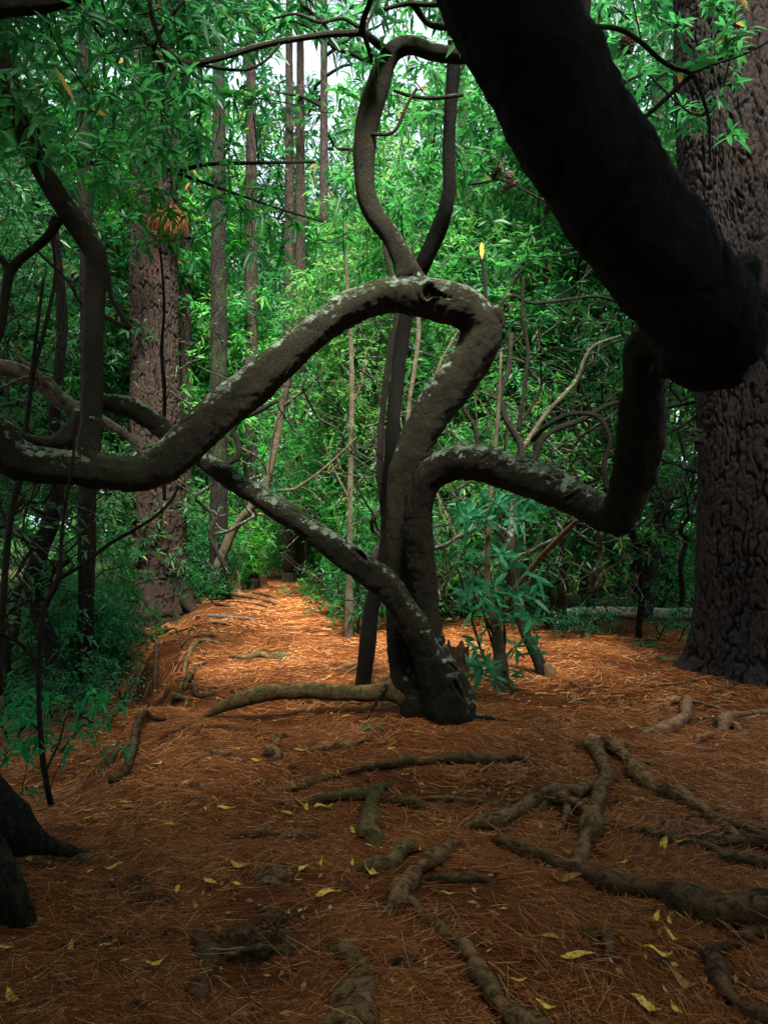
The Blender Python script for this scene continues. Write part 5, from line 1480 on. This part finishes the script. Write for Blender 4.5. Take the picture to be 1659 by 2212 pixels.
RV = np.vstack(ROOTV)
CELL = 0.02
hm = np.full((int(22 / CELL), int(22 / CELL)), -9.0)
gi = np.clip(((RV[:, 0] + 11) / CELL).astype(int), 0, hm.shape[0] - 2)
gj = np.clip((RV[:, 1] / CELL).astype(int), 0, hm.shape[1] - 2)
np.maximum.at(hm, (gi, gj), RV[:, 2])
h2 = hm.copy()
for a_, b_ in ((1, 0), (-1, 0), (0, 1), (0, -1)):
    h2 = np.maximum(h2, np.roll(np.roll(hm, a_, 0), b_, 1))
hm = np.where(hm < -5, h2, hm)
mb = MB()
for (y0, y1, n, wd, fx) in ((1.75, 3.2, 105000, 0.0014, 1), (3.2, 5.2, 85000, 0.0023, 1), (5.2, 9, 60000, 0.0042, 1), (9, 18, 30000, 0.008, .55)):
    y = rng.uniform(y0, y1, n)
    x = rng.uniform(-1, 1, n) * (y * 0.62 + 0.15)
    if y0 >= 9:
        x = x * fx - 1.0
    P = np.stack([x, y], -1)
    dens = fbm(np.stack([x, y, x * 0], -1) * 2.2, 4, 61)
    keep = dens > rng.normal(-0.22, 0.38, n)
    P = P[keep]
    gg = gz(P[:, 0], P[:, 1])
    hh = hm[np.clip(((P[:, 0] + 11) / CELL).astype(int), 0, hm.shape[0] - 1), np.clip((P[:, 1] / CELL).astype(int), 0, hm.shape[1] - 1)]
    onr = hh > gg + 0.008
    slope = np.abs(gz(P[:, 0] + .04, P[:, 1]) - gg) / .04 + np.abs(gz(P[:, 0], P[:, 1] + .04) - gg) / .04
    flat = rng.random(len(P)) < np.clip(1.35 - slope * 0.6, .5, 1)
    P, gg, hh, onr = P[flat], gg[flat], hh[flat], onr[flat]
    keep = ~onr | (rng.random(len(P)) < np.clip(0.34 - (hh - gg) * 9, 0.012, 0.3))
    P, onr, hh, gg = P[keep], onr[keep], hh[keep], gg[keep]
    bed = np.where(onr, hh - gg + 0.002, 0.0)
    m = len(P)
    pref = 3.1 * noise3(np.stack([P[:, 0], P[:, 1], P[:, 0] * 0], -1) * 1.6, 63) * 0.5
    strips(P, pref + rng.normal(0, 0.85, m), rng.uniform(0.06, 0.19, m), np.full(m, wd) * rng.uniform(.7, 1.3, m), np.clip(rng.normal(0.55, 0.24, m), 0, 1), 0.016, 0.09, mb, bed)
tag(mb.build('needle_litter', M['needle'], None), 'fallen rust-brown pine needles lying thick over the ground', 'pine needles', kind='stuff')
mb = MB()
near_root = RV[rng.integers(0, len(RV), 900)]
xy = np.vstack([near_root[:, :2] + rng.normal(0, .07, (900, 2)), np.stack([rng.uniform(-1, 1, 700) * 3, 1.9 + 9 * rng.random(700) ** 1.2], -1)])
xy = xy[fbm(np.stack([xy[:, 0], xy[:, 1], xy[:, 0] * 0], -1) * 1.3, 3, 71) > -0.05]
th, ph = np.meshgrid(np.linspace(0, 2 * math.pi, 8, endpoint=False), np.linspace(0.05, 1.9, 5))
Dm = np.stack([np.cos(th) * np.sin(ph), np.sin(th) * np.sin(ph), np.cos(ph)], -1)
ii = np.arange(4)[:, None] * 8
jj = np.arange(8)[None, :]
Fm = np.stack([ii + jj, ii + 8 + jj, ii + 8 + (jj + 1) % 8, ii + (jj + 1) % 8], -1).reshape(-1, 4)
for q_ in xy:
    r_ = rng.uniform(.006, .022) * (1 + .5 * (rng.random() < .1))
    V_ = Dm * (1 + .35 * noise3(Dm * 1.7 + q_[0] * 9, 5))[..., None] * r_ * np.array([1.3, 1, .7]) + (q_[0], q_[1], gzs(*q_) + r_ * .15)
    mb.add(V_.reshape(-1, 3), Fm)
tag(mb.build('soil_clods', M['root_dark'], None), 'small dark clods and bark crumbs scattered between the roots', 'soil clods', kind='stuff')
mb = MB()
n = 4200
y = 1.9 + 11 * rng.random(n) ** 0.9
x = rng.uniform(-1, 1, n) * y * 0.6
ang = rng.uniform(0, 6.28, n)
B = np.stack([x, y, gz(x, y) + 0.014], -1)
leaf_mesh(mb, B, np.stack([np.cos(ang), np.sin(ang), rng.normal(0, .12, n)], -1), np.stack([rng.normal(0, .4, n), rng.normal(0, .4, n), np.ones(n)], -1), rng.uniform(.02, .055, n), rng.uniform(.008, .02, n), rng.uniform(.72, 1, n), 0)
tag(mb.build('leaf_litter', M['needle'], None), 'small tan scraps of dead leaves sprinkled among the needles', 'leaf litter', kind='stuff')

# ------------------------------------------------------------------ pine cones, hanging leaf, fern
def cone(px_, py_, d_, s, label, tilt):
    c = at(px_, py_, d_)
    mb = MB()
    for i in range(70):
        f = i / 70
        a = i * 2.399
        r_ = s * 0.42 * math.sin(math.pi * (0.12 + 0.82 * f)) ** 0.8
        z = (0.5 - f) * s * 1.25
        n_ = np.array([math.cos(a), math.sin(a), 0])
        t_ = np.array([-math.sin(a), math.cos(a), 0])
        q0 = n_ * r_ * 0.35 + (0, 0, z)
        q1 = n_ * r_ * 1.05 + (0, 0, z - s * 0.07)
        wv = s * 0.09
        mb.add([q0 - t_ * wv * .6, q0 + t_ * wv * .6, q1 + t_ * wv, q1 + n_ * s * .05 + (0, 0, .01 * s), q1 - t_ * wv, q1 - n_ * s * .03 - (0, 0, s * .06)],
               [(0, 1, 2), (0, 2, 4), (2, 3, 4), (2, 5, 3), (3, 5, 4), (0, 5, 1)], np.array([0, 0, 1, 1, 1, 0]))
    mb.tube([(0, 0, -s * .55), (0, 0, s * .6), (0.01, 0, s * 1.0)], [s * .14, s * .14, s * .04], seg=6, a=0)
    o = mb.build('pine_cone', M['cone'], None, smooth=False)
    o.location = tuple(c)
    o.rotation_euler = (tilt, tilt * .7, tilt)
    tag(o, label, 'pine cone', 'pine cones caught on twigs')
for a in ((1072, 374, 5.0, .085, 'pine cone, upper left of the cluster beside the dark limb', .5), (1100, 380, 5.05, .075, 'pine cone, upper right of the cluster beside the dark limb', -.7), (1098, 404, 5.0, .09, 'pine cone, lowest of the cluster beside the dark limb', .9), (1183, 450, 5.0, .07, 'lone pine cone near the left edge of the dark limb', .3), (1352, 98, 4.4, .11, 'large dark pine cone hanging right of the dark limb', -.3)):
    cone(*a)
stem_tree('cone_twig', 'thin twig carrying the cluster of pine cones', 'twig', [[(1010, 400, 5, 5), (1055, 392, 5, 5), (1085, 388, 5, 5), (1130, 410, 5, 5), (1185, 440, 4, 5), (1240, 470, 5, 5)], [(1085, 388, 4, 5), (1090, 360, 4, 5), (1075, 330, 3, 5)]], 'stem_dark', seed=91, seg=6)
mb = MB()
leaf_mesh(mb, np.array([at(1040, 522, 4.6)]), np.array([[0.02, 0, -1.0]]), np.array([[0, -1.0, 0]]), np.array([0.12]), np.array([0.035]), np.array([1.0]), 0, True)
tag(mb.build('hanging_leaf', M['yellow'], None), 'single yellow leaf hanging in the air right of the upright branches', 'leaf')

def fern(px_, py_, D, s, label, nf=6, name='fern'):
    c = hit(px_, py_) if D is None else at(px_, py_, D)
    mb = MB()
    B, Dr, L = [], [], []
    for i in range(nf):
        a = i / nf * 6.28 + rng.random()
        for k_ in range(16):
            f = (k_ + 1) / 17
            p_ = c + np.array([math.cos(a) * f * s, math.sin(a) * f * s, s * (0.75 * f - 0.75 * f * f)])
            for sd in (-1, 1):
                B.append(p_)
                Dr.append((math.cos(a + sd * 1.2), math.sin(a + sd * 1.2), -0.1))
                L.append(s * 0.26 * math.sin(math.pi * (0.15 + 0.8 * f)))
    B = np.array(B)
    L = np.array(L)
    leaf_mesh(mb, B, np.array(Dr), np.tile([0, 0, 1.0], (len(B), 1)), L, L * 0.3, rng.uniform(.4, .8, len(B)), 0.15)
    tag(mb.build(name, M['leaf_teal'], None, origin=c), label, 'fern')
fern(1395, 1396, None, 0.22, 'small green fern on the open needles left of the massive pine')
fern(1352, 1398, None, 0.12, 'tiny fern left of the small green fern', 4)
fern(1440, 1425, None, 0.13, 'tiny fern near the foot of the massive pine', 4)
fern(805, 1572, None, 0.13, 'little fern under the mossy root beside the twisted tree', 4)
fern(1315, 1366, None, 0.2, 'fern in front of the bleached log', 5)

# ------------------------------------------------------------------ undergrowth and trees behind
H0 = (0, 0, -60)
def proto_tree(kind, n, blobs, L, k, wm, lm, roots, extra=2, droop=.3, seed=0, spd=.14, wig=.07, r0=.004, bias=.35, ratio=None):
    T = np.vstack([blob(max(4, int(n * f)), c, r, clump=cl, seed=seed + i) for i, (f, c, r, cl) in enumerate(blobs)])
    T = T[T[:, 2] > 0.08]
    return make_plant(kind, 'x', 'tree' if 'tree' in kind else 'shrub', roots, T, L, k, M[wm], M[lm], H0, False, extra, r0, 5, droop, wig, bias, seed=seed, spd=spd)

def curvy(h, r, seed, n=8):
    rg = np.random.default_rng(seed)
    z = np.linspace(-0.1, h, n)
    x = np.cumsum(rg.normal(0, r, n))
    y = np.cumsum(rg.normal(0, r, n))
    return [(a - x[0], b - y[0], c) for a, b, c in zip(x, y, z)]

protos = {}
protos['tallA'] = proto_tree('laurel_tree', 410, [(.5, (0, 0, 4.6), (1.7, 1.6, 2.2), -.1), (.25, (.9, .2, 2.7), (1.1, 1.0, 1.1), -.1), (.25, (-.9, 0, 2.0), (1.2, 1, 1.2), -.1)], .145, 8, 'stem_mottle', 'leaf', [(0, 0, -.1), (0.05, 0, .8), (-.05, 0, 1.6)], 4, seed=1)
protos['tallB'] = proto_tree('laurel_tree', 410, [(.6, (.2, 0, 4.9), (1.5, 1.4, 2.0), 0), (.4, (-.4, 0, 2.6), (1.5, 1.3, 1.5), 0)], .138, 8, 'stem_pale', 'leaf_lit', [(0, 0, -.1), (-0.08, 0, .9), (.06, 0, 1.9)], 3, seed=2)
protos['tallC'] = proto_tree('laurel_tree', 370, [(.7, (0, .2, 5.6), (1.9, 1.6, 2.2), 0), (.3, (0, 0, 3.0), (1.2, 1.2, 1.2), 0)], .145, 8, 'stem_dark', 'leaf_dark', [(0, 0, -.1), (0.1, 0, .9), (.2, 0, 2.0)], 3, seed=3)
protos['bushA'] = proto_tree('leafy_bush', 230, [(.7, (0, 0, 1.15), (1.05, .95, 1.0), -.1), (.3, (.4, 0, .6), (1.0, .9, .55), -.2)], .13, 7, 'stem_dark', 'leaf', [(0, 0, -.1), (.3, .1, -.1), (-.35, 0, -.1)], 2, seed=4, spd=.1)
protos['bushB'] = proto_tree('leafy_bush', 230, [(1, (0, 0, 1.2), (1.1, .9, 1.1), -.05)], .14, 7, 'stem_pale', 'leaf_lit', [(0, 0, -.1), (.25, .1, -.1), (-.3, 0, -.1)], 2, seed=5, spd=.1)
protos['bushC'] = proto_tree('leafy_bush', 200, [(1, (0, 0, .9), (1.1, .9, .85), -.05)], .115, 7, 'stem_dark', 'leaf_teal', [(0, 0, -.1), (.25, .1, -.1), (-.3, 0, -.1)], 2, seed=6, spd=.09)
protos['low'] = proto_tree('seedling_bush', 80, [(1, (0, 0, .35), (.6, .5, .35), -.3)], .075, 6, 'stem_dark', 'leaf_teal', [(0, 0, -.05), (.2, 0, -.05), (-.2, .1, -.05)], 1, seed=7, spd=.07)
protos['scrub'] = proto_tree('scrubby_tree', 120, [(.6, (0, 0, 3.2), (1.6, 1.3, 1.9), .05), (.4, (.2, 0, 1.5), (1.4, 1.1, 1.2), .1)], .13, 6, 'stem_dark', 'leaf', [(0, 0, -.1), (.15, 0, .5), (-.3, 0, -.1), (.5, .1, -.1)], 1, seed=8, spd=.12, wig=.2, r0=.0055, bias=.15)
protos['scrubB'] = proto_tree('scrubby_tree', 110, [(.5, (0, 0, 3.0), (1.5, 1.2, 1.8), .05), (.5, (-.2, 0, 1.4), (1.3, 1.1, 1.2), .1)], .12, 6, 'stem_pale', 'leaf_lit', [(0, 0, -.1), (.1, 0, .6), (-.4, 0, -.1), (.4, .1, -.1)], 1, seed=9, spd=.12, wig=.2, r0=.005, bias=.15)
protos['twiggy'] = proto_tree('scrubby_tree', 210, [(.6, (0, 0, 3.3), (1.7, 1.3, 2.2), -.1), (.4, (0, 0, 1.4), (1.4, 1.1, 1.2), -.1)], .09, 2, 'stem_mottle', 'leaf', [(0, 0, -.1), (.1, 0, .6), (-.3, .1, -.1), (.35, .1, -.1)], 0, seed=19, spd=.12, wig=.22, r0=.0042, bias=.1)
used = set()
def plant(kind, px_, D, sc, label, group=None, dz=0.0):
    x = (px_ - CX) / FPX * D
    loc = (x, D, gzs(x, D) + dz)
    pr = protos[kind]
    rz = rng.uniform(0, 6.28)
    if kind not in used:
        used.add(kind)
        pr.location = loc
        pr.rotation_euler = (0, 0, rz)
        pr.scale = (sc,) * 3
        pr['label'] = label
        if group:
            pr['group'] = group
        return pr
    return dup(pr, loc, rz, sc, label, group)

PL = [
 # beside and beyond the path, light green
 ('tallB', 765, 13.5, 1.1, 'bright leafy tree just right of the far path'), ('tallB', 820, 12.0, 1.0, 'bright leafy tree behind the upright trunks of the twisted tree'),
 ('bushB', 775, 14.5, .9, 'bright bush at the right side of the far end of the path'), ('bushB', 560, 19.5, 1.0, 'sunlit bush beyond the end of the path'),
 ('tallB', 470, 17.0, 1.2, 'light green tree behind the broken stumps'),
 ('bushB', 715, 19.5, 1.1, 'sunlit bush right of the pair of far pines'), ('tallA', 930, 13.0, 1.1, 'leafy tree behind the elbow of the twisted tree'),
 ('tallB', 1040, 11.0, .95, 'bright tree right of the elbow of the twisted tree'), ('bushA', 860, 9.6, .9, 'dark bush between the path and the clearing'),
 ('bushA', 800, 11.0, .9, 'bush behind the straight pale sapling'), ('bushA', 980, 10.8, .95, 'bush beyond the split weathered stump'),
 # beside the big brown pine
 ('bushA', 455, 13.4, .7, 'bush in the gap between the big brown pine and the stumps'), ('bushC', 462, 14.6, .6, 'low glossy bush behind the tall broken stump'),
 ('tallA', 330, 16.5, 1.2, 'leafy tree directly behind the big brown pine'), ('tallC', 430, 17.5, 1.3, 'shady tree beyond the broken stumps'),
 # left gloom
 ('bushA', 190, 10.6, .95, 'dark bush left of the big brown pine'), ('bushC', 195, 9.0, .75, 'glossy bush left of the foot of the big brown pine'), ('bushC', 130, 8.6, .85, 'glossy bush behind the dark crooked trunk'),
 ('bushA', 40, 8.4, .95, 'dark bush at the left edge'), ('tallC', 50, 12.6, 1.1, 'shady tree behind the dark straight trunk'), ('tallA', 225, 14.5, 1.2, 'leafy tree between the dark straight trunk and the brown pine'),
 ('tallC', -90, 9.0, .95, 'shady tree cut by the left edge'), ('scrub', -60, 6.6, .9, 'scrubby tree with dark wandering stems at the left edge'), ('scrub', 0, 8.4, .9, 'scrubby tree behind the left end of the twisted tree'),
 ('tallC', -80, 11.0, 1.1, 'shady tree at the left edge, behind the scrubby ones'), ('low', 60, 6.6, .9, 'seedling bush in the dark hollow at left'), ('low', 150, 7.2, .8, 'seedling bush at the foot of the dark straight trunk'),
 ('low', 245, 7.6, .8, 'seedling bush at the base of the bank'), ('low', 268, 9.3, .55, 'few-leaved seedling left of the big brown pine foot'),
 # right thicket
 ('bushA', 1120, 10.6, .95, 'bush behind the mottled leaning tree'), ('bushC', 1250, 12.0, 1.0, 'glossy bush in the thicket above the bleached log, left'), ('bushC', 1400, 11.9, 1.0, 'glossy bush in the thicket above the bleached log, right'),
 ('bushA', 1330, 12.6, 1.2, 'dense bush in the middle of the thicket'), ('bushA', 1500, 12.2, 1.1, 'dense bush against the big grey pine'), ('scrub', 1180, 9.4, .95, 'scrubby tree with tangled stems behind the hooked limb, left'),
 ('scrub', 1400, 9.2, .9, 'scrubby tree with tangled stems left of the grey pine'), ('scrubB', 1280, 8.9, .85, 'pale-stemmed scrubby tree over the bleached log'), ('scrubB', 1060, 9.4, .9, 'pale-stemmed scrubby tree right of the elbow'),
 ('scrubB', 930, 9.6, .9, 'pale-stemmed scrubby tree between the two uprights'), ('tallA', 1180, 12.5, 1.1, 'leafy tree behind the left edge of the dark limb'), ('tallA', 1330, 12.8, 1.1, 'leafy tree hidden mostly by the dark limb'),
 ('tallC', 1470, 12.2, 1.1, 'shady tree left of the big grey pine'), ('tallA', 1440, 9.8, .85, 'leafy tree in the gap between limb and grey pine'), ('low', 1290, 9.0, .7, 'seedling bush before the bleached log, left'), ('low', 1440, 8.6, .65, 'seedling bush before the bleached log, right'),
 ('low', 1230, 8.8, .6, 'seedling bush at the foot of the many-stemmed dark tree'), ('bushA', 1600, 10.0, 1.0, 'bush behind the foot of the massive grey pine'),
 # mid and upper fill
 ('tallA', 830, 17.5, 1.35, 'tall leafy tree behind the left loop of the twisted tree'), ('tallA', 880, 16.5, 1.4, 'tall leafy tree behind the uprights'), ('tallA', 1080, 15.5, 1.4, 'tall leafy tree right of the uprights'),
 ('tallC', 300, 16.0, 1.5, 'tall shady tree beyond the big brown pine'), ('tallC', 100, 15.0, 1.4, 'tall shady tree at the back left'), ('tallA', 800, 25.0, 1.9, 'tallest leafy tree at the back'), ('tallC', 1250, 16.5, 1.4, 'tall shady tree at the back right'),
 ('bushB', 880, 14.0, 1.2, 'bright bush low behind the uprights'), ('bushB', 1020, 13.6, 1.2, 'bright bush behind the elbow'), ('bushB', 480, 15.0, 1.1, 'bright bush behind the dark shaggy pine'), ('bushA', 340, 13.5, 1.2, 'bush hidden partly by the big brown pine'),
 ('bushB', 640, 24.0, 1.6, 'bush closing the view beyond the end of the path'),

 ('tallB', 560, 22.0, 2.2, 'high bright tree closing the sky over the far path'), ('tallB', 330, 15.5, 1.8, 'high bright tree right behind the top of the brown pine'),
 ('tallA', 110, 16.5, 1.65, 'high leafy tree left of the brown pine'), ('tallC', 60, 12.4, 1.65, 'high shady tree in the upper left'), ('tallA', 1000, 12.5, 1.6, 'high leafy tree right of the upright branches'),
 ('tallA', 1300, 11.5, 1.55, 'high leafy tree above the right thicket'), ('tallC', 1420, 10.6, 1.45, 'high shady tree beside the grey pine'), ('tallB', 850, 18.0, 1.9, 'high bright tree at the back centre'),
 ('tallB', 1120, 14.0, 1.7, 'high bright tree between elbow and dark limb'), ('tallC', 480, 20.0, 2.1, 'high shady tree at the far back left'), ('tallA', 1180, 20.0, 2.1, 'high leafy tree at the far back right'),
 ('bushB', 640, 18.7, .85, 'lime green bush standing at the very end of the path'), ('tallA', 385, 15.8, 1.5, 'leafy tree rising just right behind the big brown pine'),
 ('twiggy', 1110, 8.2, .95, 'nearly bare twiggy tree right of the elbow'), ('twiggy', 1300, 8.6, 1.0, 'nearly bare twiggy tree under the dark limb'), ('twiggy', 1450, 8.0, .9, 'nearly bare twiggy tree by the grey pine'), ('twiggy', 930, 8.8, 1.0, 'nearly bare twiggy tree behind the fork of the twisted tree'),
 ('twiggy', 720, 11.5, 1.0, 'nearly bare twiggy tree right of the straight pale sapling'), ('twiggy', -30, 6.4, .85, 'nearly bare twiggy tree nearest the left edge'), ('twiggy', 470, 11.8, 1.1, 'nearly bare twiggy tree right of the big brown pine'), ('twiggy', -10, 7.0, 1.0, 'nearly bare twiggy tree second from the left edge'), ('twiggy', 800, 8.4, .9, 'nearly bare twiggy tree behind the dark slender tree'),
 ('tallA', 90, 18.0, 2.0, 'highest leafy tree at the back left'), ('tallC', 880, 24.0, 2.3, 'high shady tree beyond all the others'),
]
for a in PL:
    plant(*a)

# leafy branch hanging over the path from the left
r = thing('laurel_branch', at(300, 330, 6.4), 'long laurel bough with drooping leaf whorls hanging over the path', 'branch')
branch([(60, 300, 12, 6.4), (200, 352, 11, 6.3), (290, 340, 10, 6.2), (370, 368, 9, 6.1), (450, 355, 8, 6.0), (560, 352, 7, 6.0), (680, 350, 5, 6.0)], r, 'branch', 'stem_dark', 7, seed=95)
branch([(290, 340, 8, 6.2), (400, 380, 7, 6.1), (500, 415, 6, 6.1), (600, 450, 5, 6.2), (700, 480, 4, 6.2)], r, 'branch', 'stem_dark', 7, seed=96)
canopy(r, np.vstack([pxtargets(70, 330, 760, 180, 560, 5.6, 6.8, 0.0, 11), pxtargets(50, 120, 420, 250, 460, 5.8, 6.8, -.1, 12)]), [at(370, 368, 6.1), at(450, 355, 6.0), at(560, 352, 6.0), at(500, 415, 6.1), at(600, 450, 6.2), at(200, 352, 6.3)], .14, 8, seed=12, extra=0, droop=.5, lmat='leaf')
# sprig in front of the brown pine
r = thing('sprig', hit(330, 1330), 'bright sprig of leaves growing before the foot of the big brown pine', 'shrub')
canopy(r, pxtargets(12, 255, 415, 1215, 1330, 8.2, 8.8, -.8, 13), [hit(300, 1360), hit(330, 1345)], .13, 7, seed=13, extra=0, lmat='leaf_lit')

# woodland too far off to tell its trees apart
n = 4200
a_ = rng.uniform(-0.95, 0.95, n)
Dd = rng.uniform(24, 44, n)
C = np.stack([a_ * Dd * .8, Dd, 15 * rng.random(n) ** 1.15], -1)
C = C[(noise3(C * 0.22, 77) > -0.12 - 0.35 * (C[:, 2] < 4))]
C = np.repeat(C, 7, axis=0) + rng.normal(0, .55, (len(C) * 7, 3))
mb = MB()
whorls(mb, C, rng.normal(0, .6, C.shape) + (0, 0, .7), 6, .34, False, .3, .3, .34)
for k_ in range(9):
    x = rng.uniform(-22, 22)
    y = rng.uniform(24, 40)
    mb.tube([(x, y, -1), (x + .2, y, 5), (x + rng.normal(0, .5), y, 15)], [.22, .18, .08], seg=8, step=.8, a=0.0)
mb.build('far_woodland', M['leaf_lit'], None)
tag(bpy.data.objects['far_woodland'], 'far green woodland closing the view behind the trees', 'woodland', kind='stuff')

# unseen trees and bushes added round the viewer to darken the foreground
Tn = blob(520, (0, 0, 6.0), (4.2, 4.2, 2.0), seed=41)
can = make_plant('added_shade_tree', 'unseen tree added behind the viewer to shade the foreground', 'tree', [(0, 0, -.1), (.1, 0, 1.2), (.2, 0, 2.6), (.1, 0, 3.8)], Tn, .26, 9, M['dark_trunk'], M['leaf_dark'], (-3.2, -1.6, 0), False, 3, .006, 6, .2, .06, .3, None, .45, .3, 41, .3)
for c_ in can.children:
    c_.location.z = 0
dup(can, (3.6, -1.2, 0), 2.1, 1.0, 'unseen tree added for shade behind the viewer on the right')
dup(can, (0.3, -4.8, 0), 4.0, 1.05, 'unseen tree added for shade far behind the viewer')
dup(can, (-6.6, 3.0, -.3), 1.2, 1.0, 'unseen tree added for shade outside the view on the left')
dup(can, (7.0, 3.2, 0), 3.1, 1.0, 'unseen tree added for shade outside the view on the right')
dup(protos['bushA'], (-4.6, 1.8, 0), 2.0, 1.5, 'unseen bush added for shade beside the viewer on the left')
dup(protos['bushA'], (4.8, 2.0, 0), 3.0, 1.5, 'unseen bush added for shade beside the viewer on the right')
dup(can, (-7.2, 1.6, 0), 5.1, 1.6, 'tallest unseen tree added for shade outside the view on the left')
dup(can, (9.0, 1.4, 0), .4, 1.6, 'tallest unseen tree added for shade outside the view on the right')
for c_, (x_, y_) in enumerate(((-2.6, -2.5), (2.8, -2.2), (0.2, -3.2), (-4.2, 0.3), (4.3, 0.4), (-4.4, -4), (4.6, -4), (-3.6, -1.0), (3.8, -0.9), (-1.0, -2.9), (1.5, -2.9), (-5.2, 0.6))):
    dup(protos['bushA'], (x_, y_, 0), c_ * 1.3, 1.5, 'unseen bush added for shade behind the viewer, number %s' % ['one', 'two', 'three', 'four', 'five', 'six', 'seven', 'eight', 'nine', 'ten', 'eleven', 'twelve'][c_])
print('OBJECTS', len(S.objects), 'POLYS', sum(len(m.polygons) for m in bpy.data.meshes))
